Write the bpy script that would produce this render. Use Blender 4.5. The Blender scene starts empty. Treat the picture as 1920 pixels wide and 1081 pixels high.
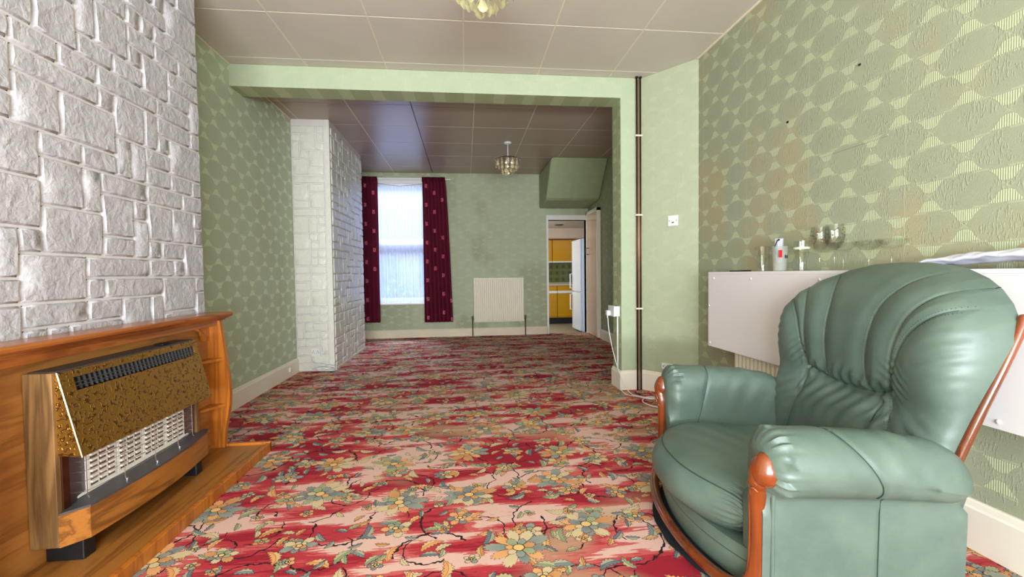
import bpy, math, random
import numpy as np
from mathutils import Matrix, Vector

random.seed(7)
rng = np.random.default_rng(7)
SC = bpy.context.scene
COL = SC.collection

# ------------------------------------------------------------------ camera
EYE = 1.0093
FPX, YAW, PITCH, ROLL = 826.97, 0.106, 0.0323, 0.0124
cam_data = bpy.data.cameras.new('camera')
cam = bpy.data.objects.new('camera', cam_data)
COL.objects.link(cam)
cam_data.sensor_width = 36.0
cam_data.lens = FPX * 36.0 / 1920.0
cam_data.clip_start = 0.02
cam_data.clip_end = 200
Ry = Matrix.Rotation(-YAW, 4, 'Z')
Rx = Matrix.Rotation(math.radians(90) - PITCH, 4, 'X')
Rz = Matrix.Rotation(-ROLL, 4, 'Z')
cam.matrix_world = Matrix.Translation((0, 0, EYE)) @ Ry @ Rx @ Rz
SC.camera = cam

# ------------------------------------------------------------------ world, lights, exposure
SC.view_settings.view_transform = 'Standard'
SC.view_settings.look = 'None'
SC.view_settings.gamma = 1.0
SC.view_settings.use_curve_mapping = False
SC.view_settings.exposure = 0.48
w = bpy.data.worlds.new('sky')
SC.world = w
w.use_nodes = True
bg = w.node_tree.nodes['Background']
bg.inputs[0].default_value = (0.62, 0.75, 1.0, 1)
bg.inputs[1].default_value = 0.9

def area(name, loc, rot, sx, sy, power, col):
    l = bpy.data.lights.new(name, 'AREA')
    l.shape = 'RECTANGLE'
    l.size, l.size_y, l.energy, l.color = sx, sy, power, col
    o = bpy.data.objects.new(name, l)
    COL.objects.link(o)
    o.location, o.rotation_euler = loc, rot
    return o
R90 = math.pi / 2
# daylight entering by the bay window behind the camera and the garden window, plus added fill lamps
area('daylight_bay', (0.0, -2.52, 1.55), (R90, 0, 0), 2.9, 1.9, 158, (0.86, 0.94, 1.0))
area('bay_ground_bounce', (0.0, -2.62, 0.78), (R90 + 0.6, 0, 0), 2.9, 0.5, 290, (0.88, 0.95, 1.0))  # added fill lamp tilted upwards, brightens the ceiling and walls
area('daylight_garden', (-1.0, 9.8, 4.6), (-math.radians(50), 0, 0), 3.0, 2.0, 900, (0.66, 0.76, 1.0))
area('daylight_kitchen', (0.35, 8.7, 1.35), (0, -R90, 0), 1.2, 1.4, 20, (1.0, 0.97, 0.93))  # added lamp to light the kitchen, its side window is only presumed

# ------------------------------------------------------------------ node helpers
def srgb(r, g, b):
    def f(c):
        c /= 255.0
        return c / 12.92 if c <= 0.04045 else ((c + 0.055) / 1.055) ** 2.4
    return (f(r), f(g), f(b), 1.0)

class X:
    """tiny expression wrapper round a float socket"""
    def __init__(s, t, sock): s.t, s.s = t, sock
    def _m(s, op, *a):
        n = s.t.nodes.new('ShaderNodeMath'); n.operation = op
        for i, v in enumerate((s,) + a):
            if isinstance(v, X): s.t.links.new(v.s, n.inputs[i])
            else: n.inputs[i].default_value = float(v)
        return X(s.t, n.outputs[0])
    def __add__(s, o): return s._m('ADD', o)
    __radd__ = __add__
    def __sub__(s, o): return s._m('SUBTRACT', o)
    def __rsub__(s, o): return (s * -1) + o
    def __mul__(s, o): return s._m('MULTIPLY', o)
    __rmul__ = __mul__
    def __truediv__(s, o): return s._m('DIVIDE', o)
    def lt(s, o): return s._m('LESS_THAN', o)
    def gt(s, o): return s._m('GREATER_THAN', o)
    def abs(s): return s._m('ABSOLUTE')
    def floor(s): return s._m('FLOOR')
    def fract(s): return s._m('FRACT')
    def sin(s): return s._m('SINE')
    def cos(s): return s._m('COSINE')
    def sqrt(s): return s._m('SQRT')
    def pow(s, o): return s._m('POWER', o)
    def min(s, o): return s._m('MINIMUM', o)
    def max(s, o): return s._m('MAXIMUM', o)
    def mod(s, o): return s._m('FLOORED_MODULO', o)
    def atan2(s, o): return s._m('ARCTAN2', o)
    def clamp(s):
        n = s._m('ADD', 0.0); n.s.node.use_clamp = True; return n
    def smooth(s, a, b):
        n = s.t.nodes.new('ShaderNodeMapRange'); n.interpolation_type = 'SMOOTHSTEP'
        s.t.links.new(s.s, n.inputs[0]); n.inputs[1].default_value = a; n.inputs[2].default_value = b
        return X(s.t, n.outputs[0])

class T:
    """material builder"""
    def __init__(s, name, rough=0.6, spec=0.3, metal=0.0, world=True):
        s.m = bpy.data.materials.new(name); s.m.use_nodes = True
        s.t = s.m.node_tree; s.b = s.t.nodes['Principled BSDF']
        s.b.inputs['Roughness'].default_value = rough
        s.b.inputs['Specular IOR Level'].default_value = spec
        s.b.inputs['Metallic'].default_value = metal
        if world:
            g = s.t.nodes.new('ShaderNodeNewGeometry'); s.P = g.outputs['Position']
        else:
            g = s.t.nodes.new('ShaderNodeTexCoord'); s.P = g.outputs['Object']
        sp = s.t.nodes.new('ShaderNodeSeparateXYZ'); s.t.links.new(s.P, sp.inputs[0])
        s.x, s.y, s.z = (X(s.t, sp.outputs[i]) for i in range(3))
    def vec(s, x, y, z=0.0):
        n = s.t.nodes.new('ShaderNodeCombineXYZ')
        for i, v in enumerate((x, y, z)):
            if isinstance(v, X): s.t.links.new(v.s, n.inputs[i])
            else: n.inputs[i].default_value = float(v)
        return n.outputs[0]
    def noise(s, scale, vec=None, detail=2.0, rough=0.5, dist=0.0):
        n = s.t.nodes.new('ShaderNodeTexNoise')
        s.t.links.new(vec or s.P, n.inputs['Vector'])
        n.inputs['Scale'].default_value = scale; n.inputs['Detail'].default_value = detail
        n.inputs['Roughness'].default_value = rough; n.inputs['Distortion'].default_value = dist
        return X(s.t, n.outputs['Fac'])
    def white(s, vec):
        n = s.t.nodes.new('ShaderNodeTexWhiteNoise'); n.noise_dimensions = '3D'
        s.t.links.new(vec, n.inputs['Vector']); return X(s.t, n.outputs['Value'])
    def voro(s, vec, scale, rand=1.0):
        n = s.t.nodes.new('ShaderNodeTexVoronoi'); n.voronoi_dimensions = '2D'
        s.t.links.new(vec, n.inputs['Vector'])
        n.inputs['Scale'].default_value = scale; n.inputs['Randomness'].default_value = rand
        sp = s.t.nodes.new('ShaderNodeSeparateXYZ'); s.t.links.new(n.outputs['Position'], sp.inputs[0])
        sc = s.t.nodes.new('ShaderNodeSeparateXYZ'); s.t.links.new(n.outputs['Color'], sc.inputs[0])
        return [X(s.t, sp.outputs[i]) for i in (0, 1)], [X(s.t, sc.outputs[i]) for i in range(3)]
    def mix(s, f, a, b, mode='MIX'):
        n = s.t.nodes.new('ShaderNodeMix'); n.data_type = 'RGBA'; n.blend_type = mode
        if isinstance(f, X): s.t.links.new(f.s, n.inputs[0])
        else: n.inputs[0].default_value = f
        for i, v in ((6, a), (7, b)):
            if isinstance(v, tuple): n.inputs[i].default_value = v
            else: s.t.links.new(v, n.inputs[i])
        return n.outputs[2]
    def ramp(s, f, stops, const=False):
        n = s.t.nodes.new('ShaderNodeValToRGB'); cr = n.color_ramp
        if const: cr.interpolation = 'CONSTANT'
        while len(cr.elements) < len(stops): cr.elements.new(0.5)
        for e, (p, c) in zip(cr.elements, stops): e.position = p; e.color = c
        s.t.links.new(f.s, n.inputs[0]); return n.outputs[0]
    def color(s, c):
        if isinstance(c, tuple): s.b.inputs['Base Color'].default_value = c
        else: s.t.links.new(c, s.b.inputs['Base Color'])
        return s
    def rough(s, e): s.t.links.new(e.s, s.b.inputs['Roughness']); return s
    def bump(s, h, strength=0.3, dist=0.01):
        n = s.t.nodes.new('ShaderNodeBump'); n.inputs['Strength'].default_value = strength
        n.inputs['Distance'].default_value = dist
        s.t.links.new(h.s, n.inputs['Height']); s.t.links.new(n.outputs[0], s.b.inputs['Normal'])
        return s

def plain(name, rgb, rough=0.5, spec=0.4, metal=0.0, var=0.04, scale=6.0, bump=0.0, bscale=60.0, world=False):
    t = T(name, rough, spec, metal, world)
    c = srgb(*rgb)
    d = tuple(v * (1 - var * 3) for v in c[:3]) + (1,)
    t.color(t.mix(t.noise(scale, detail=4), c, d))
    if bump: t.bump(t.noise(bscale, detail=3), bump, 0.004)
    return t.m

# ------------------------------------------------------------------ materials
def wallpaper(name, axis, base, light, stain=None, contrast=1.0, fade=0.0, emboss=0.5, seed=0.0):
    t = T(name, 0.62, 0.25)
    u = t.y if axis == 'x' else t.x
    if axis == 'd': u = t.x * 1.7
    v = t.z + 0.02
    W = 0.125
    gu, gv = u / W + 40.0, v / W
    i, j = gu.floor(), gv.floor()
    par = (i + j).mod(2.0).lt(0.5)
    du = (gu.fract() - 0.5) * W
    dv = ((gv.fract() - 0.5) * W).abs()
    R = 0.098
    hw = ((dv - 0.013) / 0.044).max(0.0001).pow(1.9) * 0.031 + ((dv - 0.013) / 0.01).max(0.0).min(1.0).sqrt() * 0.022
    dl = ((du - W) * (du - W) + dv * dv).sqrt()
    dr = ((du + W) * (du + W) + dv * dv).sqrt()
    outc = (hw - du.abs()).smooth(-0.001, 0.001)
    trap = dv.smooth(0.014, 0.017) * (1.0 - dv.smooth(0.056, 0.059)) * outc * par
    # tiny crossed lozenges at the waist and dashes on the row lines
    cross = par * ((du.abs() - dv).abs().lt(0.0022)) * (dv.lt(0.011))
    dash = dv.gt(0.0595) * ((u * 60.0).sin().gt(0.15))
    light_f = trap.max(cross * 0.6).max(dash * 0.55)
    blot = t.noise(1.1, t.vec(u, v * 0.8, seed), 3.0)
    light_f = light_f * (0.55 + blot * 0.9).clamp() * contrast
    fine = t.noise(9.0, detail=5, rough=0.65)
    circ = (1.0 - dl.min(dr).smooth(0.05, 0.1)) * par + (1.0 - ((du * du + dv * dv).sqrt()).smooth(0.055, 0.075)) * (1.0 - par)
    c0 = t.mix((fine * 1.6 - 0.3).clamp() * 0.5, base, tuple(q * 0.86 for q in base[:3]) + (1,))
    c0 = t.mix(circ * 0.14 * contrast, c0, tuple(q * 0.78 for q in base[:3]) + (1,))
    if stain:
        sc_, amt = stain
        # sooty damp blotches that follow strips of paper
        sf = t.noise(1.7, t.vec(u * 1.2, v * 0.75, seed + 3), 3.0, 0.55).smooth(0.48, 0.68)
        c0 = t.mix(sf * amt, c0, sc_)
    c1 = t.mix(light_f, c0, light)
    # paper seams every 0.52 m
    seam = ((u / 0.52 + 0.31).fract() - 0.5).abs().lt(0.0035)
    c1 = t.mix(seam * 0.5, c1, light)
    t.color(c1)
    ridg = (u * 900.0).sin() * trap * 0.5
    dsh = t.noise(165.0, t.vec(u, v * 0.22, 0.0), 1.0).smooth(0.5, 0.66) * (1.0 - trap) * (t.noise(11.0).gt(0.5))
    t.bump(ridg * 0.5 + dsh * 0.45 + t.noise(220.0) * 0.3 + trap * 0.4, emboss, 0.0035)
    return t.m

M = {}
M['paper_left'] = wallpaper('wallpaper_left', 'x', srgb(188, 200, 172), srgb(208, 220, 190), (srgb(160, 156, 124), 0.2), 1.0)
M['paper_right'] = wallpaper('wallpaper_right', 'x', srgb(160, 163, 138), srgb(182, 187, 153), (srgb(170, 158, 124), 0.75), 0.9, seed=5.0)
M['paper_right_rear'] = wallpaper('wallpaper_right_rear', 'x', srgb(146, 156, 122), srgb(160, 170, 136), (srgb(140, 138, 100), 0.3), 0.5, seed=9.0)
M['paper_far'] = wallpaper('wallpaper_far', 'y', srgb(178, 184, 154), srgb(190, 196, 166), (srgb(146, 146, 112), 0.55), 0.45, seed=2.0)
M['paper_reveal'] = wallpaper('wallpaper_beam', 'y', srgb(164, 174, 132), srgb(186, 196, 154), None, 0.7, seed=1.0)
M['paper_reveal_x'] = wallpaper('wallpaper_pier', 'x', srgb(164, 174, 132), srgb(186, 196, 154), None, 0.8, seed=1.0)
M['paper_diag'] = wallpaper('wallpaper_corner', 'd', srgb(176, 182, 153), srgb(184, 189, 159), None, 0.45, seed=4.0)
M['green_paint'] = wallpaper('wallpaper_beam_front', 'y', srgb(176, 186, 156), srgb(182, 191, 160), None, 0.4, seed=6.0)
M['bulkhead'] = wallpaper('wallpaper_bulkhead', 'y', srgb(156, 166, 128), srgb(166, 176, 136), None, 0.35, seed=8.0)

def carpet():
    t = T('floral_carpet', 0.95, 0.1)
    x, y = t.x, t.y
    # woven stair-stepping
    jit = t.noise(90.0, t.vec(x * 0.25, y, 0), 1.0) * 0.012
    # ragged red / coral / pink bands stretched across the room
    band = t.noise(1.0, t.vec(x * 1.7 + 3.0, y * 6.0, 0), 2.0, 0.5)
    rag = t.noise(1.0, t.vec(x * 9.0, y * 95.0, 2.0), 2.0, 0.6)
    v = band + (rag - 0.5) * 0.22
    pink, coral, red, deep = srgb(224, 182, 168), srgb(202, 96, 92), srgb(182, 58, 66), srgb(156, 38, 52)
    base = t.ramp(v, [(0.0, deep), (0.41, red), (0.475, coral), (0.53, pink)], True)
    worn = t.noise(1.3, t.vec(x, y * 1.5, 7.0), 2.0).smooth(0.56, 0.7)
    base = t.mix(worn * 0.75, base, srgb(190, 160, 128))
    ink = srgb(48, 34, 40)
    pal = [(0.0, srgb(150, 158, 122)), (0.18, srgb(112, 122, 128)), (0.38, srgb(228, 160, 100)), (0.55, srgb(212, 188, 148)),
           (0.72, srgb(130, 142, 138)), (0.85, srgb(206, 140, 84))]
    wob = (t.noise(34.0, detail=1.0) - 0.5)
    def cell(scale, rnd, ox, oy):
        P2 = t.vec(x + ox, y + oy, 0)
        (px, py), (r1, r2, r3) = t.voro(P2, scale, rnd)
        return (x + ox) - px, (y + oy) - py, r1, r2, r3
    out = base
    # curling stems
    for (sc_, rnd, ox, oy, rad, wd, span) in ((2.3, 0.6, 0.37, 0.21, 0.165, 0.0036, 2.6), (3.1, 0.8, 1.3, 0.77, 0.1, 0.003, 3.6), (2.7, 0.7, 4.3, 2.1, 0.135, 0.0034, 2.2)):
        dx, dy, r1, r2, r3 = cell(sc_, rnd, ox, oy)
        rr = (dx * dx + dy * dy).sqrt()
        th = (dy.atan2(dx) + r1 * 6.283).mod(6.283)
        m = (rr - rad * (0.75 + r3 * 0.4) + wob * 0.03).abs().lt(wd) * th.lt(span)
        out = t.mix(m, out, ink)
    # leaves
    for k, (sc_, ox, oy, la, lb, prob) in enumerate(((8.0, 0.11, 0.43, 0.040, 0.017, 0.72), (6.3, 2.7, 1.9, 0.052, 0.022, 0.7), (9.5, 5.1, 3.3, 0.030, 0.014, 0.7))):
        dx, dy, r1, r2, r3 = cell(sc_, 0.75, ox, oy)
        a = r1 * 6.283
        ca, sa = a.cos(), a.sin()
        uu, vv = dx * ca + dy * sa, dy * ca - dx * sa
        lim = (1.0 - (uu / la) * (uu / la)) * lb * (0.86 + ((uu * 420.0).sin()) * 0.16)
        av = (vv + uu * uu * 9.0).abs()
        m = av.lt(lim) * r2.lt(prob)
        edge = ((av.gt(lim - 0.0026)) .max(av.lt(0.0007)))
        col = t.mix(edge * 0.85, t.mix(vv.gt(0) * 0.5, t.ramp(r3, pal, True), srgb(216, 200, 150)), ink)
        out = t.mix(m, out, col)
    # flowers, small to large
    for (sc_, rnd, ox, oy, R, n1, n2, prob) in ((5.6, 0.75, 0.9, 0.6, 0.034, 5.0, 5.0, 0.7), (3.9, 0.7, 2.2, 1.4, 0.066, 7.0, 5.0, 0.85), (2.5, 0.5, 0.0, 0.05, 0.125, 10.0, 7.0, 0.95)):
        dx, dy, r1, r2, r3 = cell(sc_, rnd, ox, oy)
        dy = dy * (1.0 + r3 * 0.35)
        rr = (dx * dx + dy * dy).sqrt() + wob * 0.006
        th = dy.atan2(dx)
        m_all = r2.lt(prob)
        for (n, Rk, ph, cen) in ((n1, R, 0.0, 0.0), (n2, R * 0.56, 0.45, 1.0)):
            q = th * (n / 6.28318) + r1 * 3.0 + ph + 20.0
            k = q.floor().mod(n)
            fr = (q.fract() - 0.5).abs()
            w = t.white(t.vec(k, r1 * 91.0, cen + sc_))
            lim = (1.0 - (fr * 2.0).pow(2.4) * 0.42) * (0.74 + w * 0.34) * Rk * (1.0 + (fr * 40.0).sin() * 0.05)
            m = rr.lt(lim) * m_all
            sep = ((0.5 - fr) * rr * (6.28318 / n)).lt(0.0017)
            edge = (rr.gt(lim - 0.0034)).max(sep)
            w2 = (w * 0.7 + r3 * 0.5 + cen * 0.35).fract()
            pc = t.ramp(w2, pal, True)
            pc = t.mix((rr / lim).pow(2.0) * 0.25, pc, srgb(224, 206, 160))
            out = t.mix(m, out, t.mix(edge * 0.9, pc, ink))
        out = t.mix((rr.lt(R * 0.17)) * m_all, out, srgb(236, 190, 120))
        out = t.mix(((rr - R * 0.17).abs().lt(0.0018)) * m_all, out, ink)
    pile = t.noise(420.0, detail=2.0)
    out = t.mix((pile * 1.5 - 0.25).clamp() * 0.35, out, t.mix(0.55, out, srgb(40, 20, 20)))
    t.color(out)
    t.bump(pile + t.noise(60.0) * 0.3, 0.5, 0.004)
    return t.m
M['carpet'] = carpet()

def wood(name, a, b, rough=0.35, scale=1.0, axis='y', spec=0.5, coat=0.0, world=True, ringf=1.0):
    t = T(name, rough, spec, 0, world)
    lo, c1, c2 = {'x': (t.x, t.y, t.z), 'y': (t.y, t.x, t.z), 'z': (t.z, t.x, t.y)}[axis]
    v = t.vec(lo * 0.09 * scale, c1 * scale, c2 * scale)
    n = t.noise(14.0, v, 3.0, 0.55, 0.6)
    rings = (n * 26.0 * ringf).sin() * 0.5 + 0.5
    fib = t.noise(320.0, t.vec(lo * 0.03, c1, c2), 2.0)
    f = (rings.pow(2.0) * 0.6 + fib * 0.55 - 0.1).clamp()
    t.color(t.mix(f, srgb(*a), srgb(*b)))
    t.bump(fib + rings * 0.3, 0.12, 0.002)
    if coat:
        t.b.inputs['Coat Weight'].default_value = coat; t.b.inputs['Coat Roughness'].default_value = 0.12
    return t.m
M['oak_mantel'] = wood('oak_mantel', (176, 102, 42), (124, 62, 22), 0.32, 1.0, 'y', coat=0.3)
M['oak_panel'] = wood('oak_panel', (184, 122, 60), (142, 86, 36), 0.4, 0.8, 'y')
M['oak_side'] = wood('oak_side', (190, 112, 36), (142, 74, 20), 0.35, 1.0, 'z')
M['oak_hearth'] = wood('oak_hearth', (164, 106, 46), (116, 68, 26), 0.35, 0.7, 'y', coat=0.2)
M['teak_vertical'] = wood('teak_vertical', (152, 114, 68), (82, 56, 32), 0.4, 0.8, 'z')
M['teak_bow'] = wood('teak_bow', (170, 106, 42), (98, 56, 18), 0.35, 0.8, 'y')
M['chair_wood'] = wood('chair_wood', (132, 58, 16), (78, 30, 6), 0.22, 0.5, 'z', coat=0.8, world=False, ringf=0.5)

M['skirting'] = plain('skirting_paint', (244, 234, 218), 0.45, 0.4, var=0.05, scale=3.0, world=True, bump=0.1)
M['skirting_far'] = plain('skirting_paint_aged', (236, 220, 190), 0.5, 0.3, var=0.08, scale=5.0, world=True)
M['white_gloss'] = plain('white_gloss_paint', (232, 228, 222), 0.3, 0.5, var=0.02)
M['white_plastic'] = plain('white_plastic', (226, 226, 226), 0.3, 0.5, var=0.01)
M['radiator'] = plain('radiator_enamel', (232, 222, 200), 0.35, 0.5, var=0.02)
M['board'] = plain('white_melamine', (234, 226, 226), 0.35, 0.4, var=0.02, scale=2.0)
M['copper_dark'] = plain('copper_pipe_tarnished', (104, 58, 38), 0.35, 0.6, 0.8, var=0.2, scale=20)
M['copper_bright'] = plain('copper_pipe_bright', (206, 150, 126), 0.3, 0.6, 0.6, var=0.1, scale=20)
M['black'] = plain('black_plastic', (22, 22, 24), 0.4, 0.4, var=0.02)
M['black_cloth'] = plain('black_lining_cloth', (30, 34, 38), 0.9, 0.1, var=0.05)
M['grey_metal'] = plain('grey_metal', (96, 92, 94), 0.45, 0.5, 0.5, var=0.08, scale=15)
M['chrome'] = plain('bright_wire', (220, 214, 210), 0.2, 0.8, 0.9, var=0.01)
M['ceramic'] = plain('radiant_ceramic', (244, 236, 226), 0.6, 0.3, var=0.03, scale=20)
M['radiant_dark'] = plain('radiant_recess', (118, 84, 74), 0.8, 0.2, var=0.05)
M['brown_marble'] = plain('brown_reflector', (110, 80, 78), 0.3, 0.6, 0.2, var=0.25, scale=18)
M['yellow'] = plain('yellow_laminate', (196, 142, 16), 0.25, 0.5, var=0.04)
M['fridge'] = plain('fridge_enamel', (210, 212, 214), 0.25, 0.5, var=0.01)
M['green_tile'] = plain('green_tile_glaze', (104, 112, 56), 0.25, 0.5, var=0.12, scale=9, world=True)
M['kitchen_floor'] = plain('kitchen_vinyl', (150, 138, 112), 0.5, 0.3, var=0.1, scale=9, world=True)
M['kitchen_wall'] = plain('kitchen_wall_paint', (200, 178, 160), 0.6, 0.2, var=0.03, world=True)
M['kitchen_ceiling'] = plain('kitchen_ceiling_paint', (176, 164, 150), 0.6, 0.2, var=0.05, world=True)
M['cream_joint'] = plain('ceiling_joint_cream', (232, 222, 198), 0.5, 0.3, var=0.03, world=True)
M['plaster_dark'] = plain('backing_grey', (120, 112, 100), 0.8, 0.1)

t = T('ceiling_tile_board', 0.5, 0.3)
t.color(t.mix(t.noise(2.4, detail=4), srgb(212, 204, 192), srgb(198, 190, 176)))
t.bump(t.noise(240.0) + t.noise(9.0) * 0.6, 0.12, 0.004); M['tile_front'] = t.m
t = T('ceiling_tile_board_rear', 0.33, 0.5)
t.color(t.mix(t.noise(2.4, detail=4), srgb(172, 152, 136), srgb(156, 138, 124)))
t.bump(t.noise(240.0) + t.noise(7.0) * 0.8, 0.14, 0.004); M['tile_rear'] = t.m

t = T('white_stone_cladding', 0.5, 0.35)
n1 = t.noise(16.0, detail=4, rough=0.6, dist=0.3)
t.color(t.mix(n1.smooth(0.3, 0.75), srgb(176, 172, 175), srgb(194, 190, 193)))
t.bump(t.noise(26.0, detail=3, rough=0.55, dist=0.4) + t.noise(70.0) * 0.2, 0.65, 0.012); M['stone'] = t.m
t = T('white_stone_cladding_rear', 0.4, 0.45)
t.color(t.mix(t.noise(16.0, detail=4), srgb(212, 208, 196), srgb(222, 220, 210)))
t.bump(t.noise(26.0, detail=3, rough=0.55, dist=0.4), 0.6, 0.012); M['stone_rear'] = t.m
M['stone_joint'] = plain('stone_joint', (218, 210, 208), 0.5, 0.3, var=0.03, world=True)

def leather():
    t = T('green_leather', 0.34, 0.5, 0, False)
    n = t.noise(5.0, detail=5, rough=0.6)
    t.color(t.mix(n.smooth(0.3, 0.7), srgb(95, 111, 101), srgb(80, 96, 87)))
    t.bump(t.noise(420.0, detail=1.0) * 0.10 + t.noise(26.0, detail=3.0) * 0.35, 0.3, 0.005)
    t.rough(0.36 + n * 0.14)
    return t.m
M['leather'] = leather()
M['piping'] = plain('dark_green_seam', (52, 74, 64), 0.5, 0.3, var=0.05)
M['thread'] = plain('stitch_thread', (62, 86, 78), 0.6, 0.2, var=0.05)

t = T('beaten_brass', 0.3, 0.6, 0.85, False)
n = t.noise(58.0, t.vec(t.x, t.y, t.z), 0.0, 0.5, 0.5)
worm = (1.0 - (n - 0.5).abs().smooth(0.03, 0.09)) * t.noise(70.0, None, 0.0).smooth(0.36, 0.46)
t.color(t.mix(worm, srgb(184, 136, 60), srgb(124, 82, 30)))
t.bump(worm, 0.6, 0.004); M['brass'] = t.m

def glass_like(name, col, alpha, rough=0.05):
    m = bpy.data.materials.new(name); m.use_nodes = True; nt = m.node_tree
    nt.nodes.remove(nt.nodes['Principled BSDF'])
    out = nt.nodes['Material Output']
    tr = nt.nodes.new('ShaderNodeBsdfTransparent'); tr.inputs[0].default_value = col
    gl = nt.nodes.new('ShaderNodeBsdfGlossy'); gl.inputs['Roughness'].default_value = rough
    fr = nt.nodes.new('ShaderNodeLayerWeight'); fr.inputs[0].default_value = 0.35
    mp = nt.nodes.new('ShaderNodeMath'); mp.operation = 'MULTIPLY_ADD'; mp.use_clamp = True
    nt.links.new(fr.outputs['Facing'], mp.inputs[0]); mp.inputs[1].default_value = 0.22; mp.inputs[2].default_value = alpha
    mx = nt.nodes.new('ShaderNodeMixShader')
    nt.links.new(mp.outputs[0], mx.inputs[0]); nt.links.new(tr.outputs[0], mx.inputs[1]); nt.links.new(gl.outputs[0], mx.inputs[2])
    nt.links.new(mx.outputs[0], out.inputs[0]); return m
M['glass'] = glass_like('clear_glass', (0.97, 0.98, 0.96, 1), 0.05)
M['pane'] = glass_like('window_glass', (0.96, 0.98, 1.0, 1), 0.02)
t = T('frosted_plastic', 0.35, 0.4, 0, False)
t.color(srgb(196, 200, 190)); t.b.inputs['Alpha'].default_value = 0.3; M['frosted'] = t.m
t = T('amber_crystal', 0.12, 0.6, 0, False)
t.color(srgb(204, 196, 150)); t.b.inputs['Transmission Weight'].default_value = 0.3; t.b.inputs['Alpha'].default_value = 0.85; M['crystal'] = t.m
t = T('smoky_crystal', 0.12, 0.6, 0, False)
t.color(srgb(204, 186, 146)); t.b.inputs['Alpha'].default_value = 0.85; M['crystal_smoky'] = t.m

def sheer():
    m = bpy.data.materials.new('sheer_net'); m.use_nodes = True; nt = m.node_tree
    nt.nodes.remove(nt.nodes['Principled BSDF']); out = nt.nodes['Material Output']
    tr = nt.nodes.new('ShaderNodeBsdfTransparent'); tl = nt.nodes.new('ShaderNodeBsdfTranslucent'); df = nt.nodes.new('ShaderNodeBsdfDiffuse')
    tl.inputs[0].default_value = (0.30, 0.36, 0.52, 1); df.inputs[0].default_value = (0.62, 0.66, 0.78, 1)
    a = nt.nodes.new('ShaderNodeAddShader'); nt.links.new(tl.outputs[0], a.inputs[0]); nt.links.new(df.outputs[0], a.inputs[1])
    mx = nt.nodes.new('ShaderNodeMixShader'); mx.inputs[0].default_value = 0.55
    nt.links.new(tr.outputs[0], mx.inputs[1]); nt.links.new(a.outputs[0], mx.inputs[2]); nt.links.new(mx.outputs[0], out.inputs[0])
    return m
M['sheer'] = sheer()

def curtain_mat():
    t = T('maroon_curtain_fabric', 0.85, 0.15, 0, False)
    # printed / woven pink squares, coordinates along the cloth (x = flat width stored in y)
    u, v = t.x, t.z
    gu, gv = u / 0.125 + 20.0, v / 0.30 + 20.0
    i = gu.floor()
    gv2 = gv + (i * 0.37).fract()
    du, dv = (gu.fract() - 0.5).abs() * 0.125, (gv2.fract() - 0.5).abs() * 0.30
    sq = du.lt(0.020) * dv.lt(0.031)
    cell = t.white(t.vec(i, gv2.floor(), 0)).lt(0.8)
    inner = (((u * 160.0).sin() * (v * 120.0).sin()).gt(-0.35))
    t.color(t.mix(sq * cell * (inner * 0.6 + 0.4), t.mix(t.noise(5.0), srgb(98, 22, 44), srgb(82, 16, 36)), srgb(196, 92, 112)))
    return t.m
M['curtain'] = curtain_mat()

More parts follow.
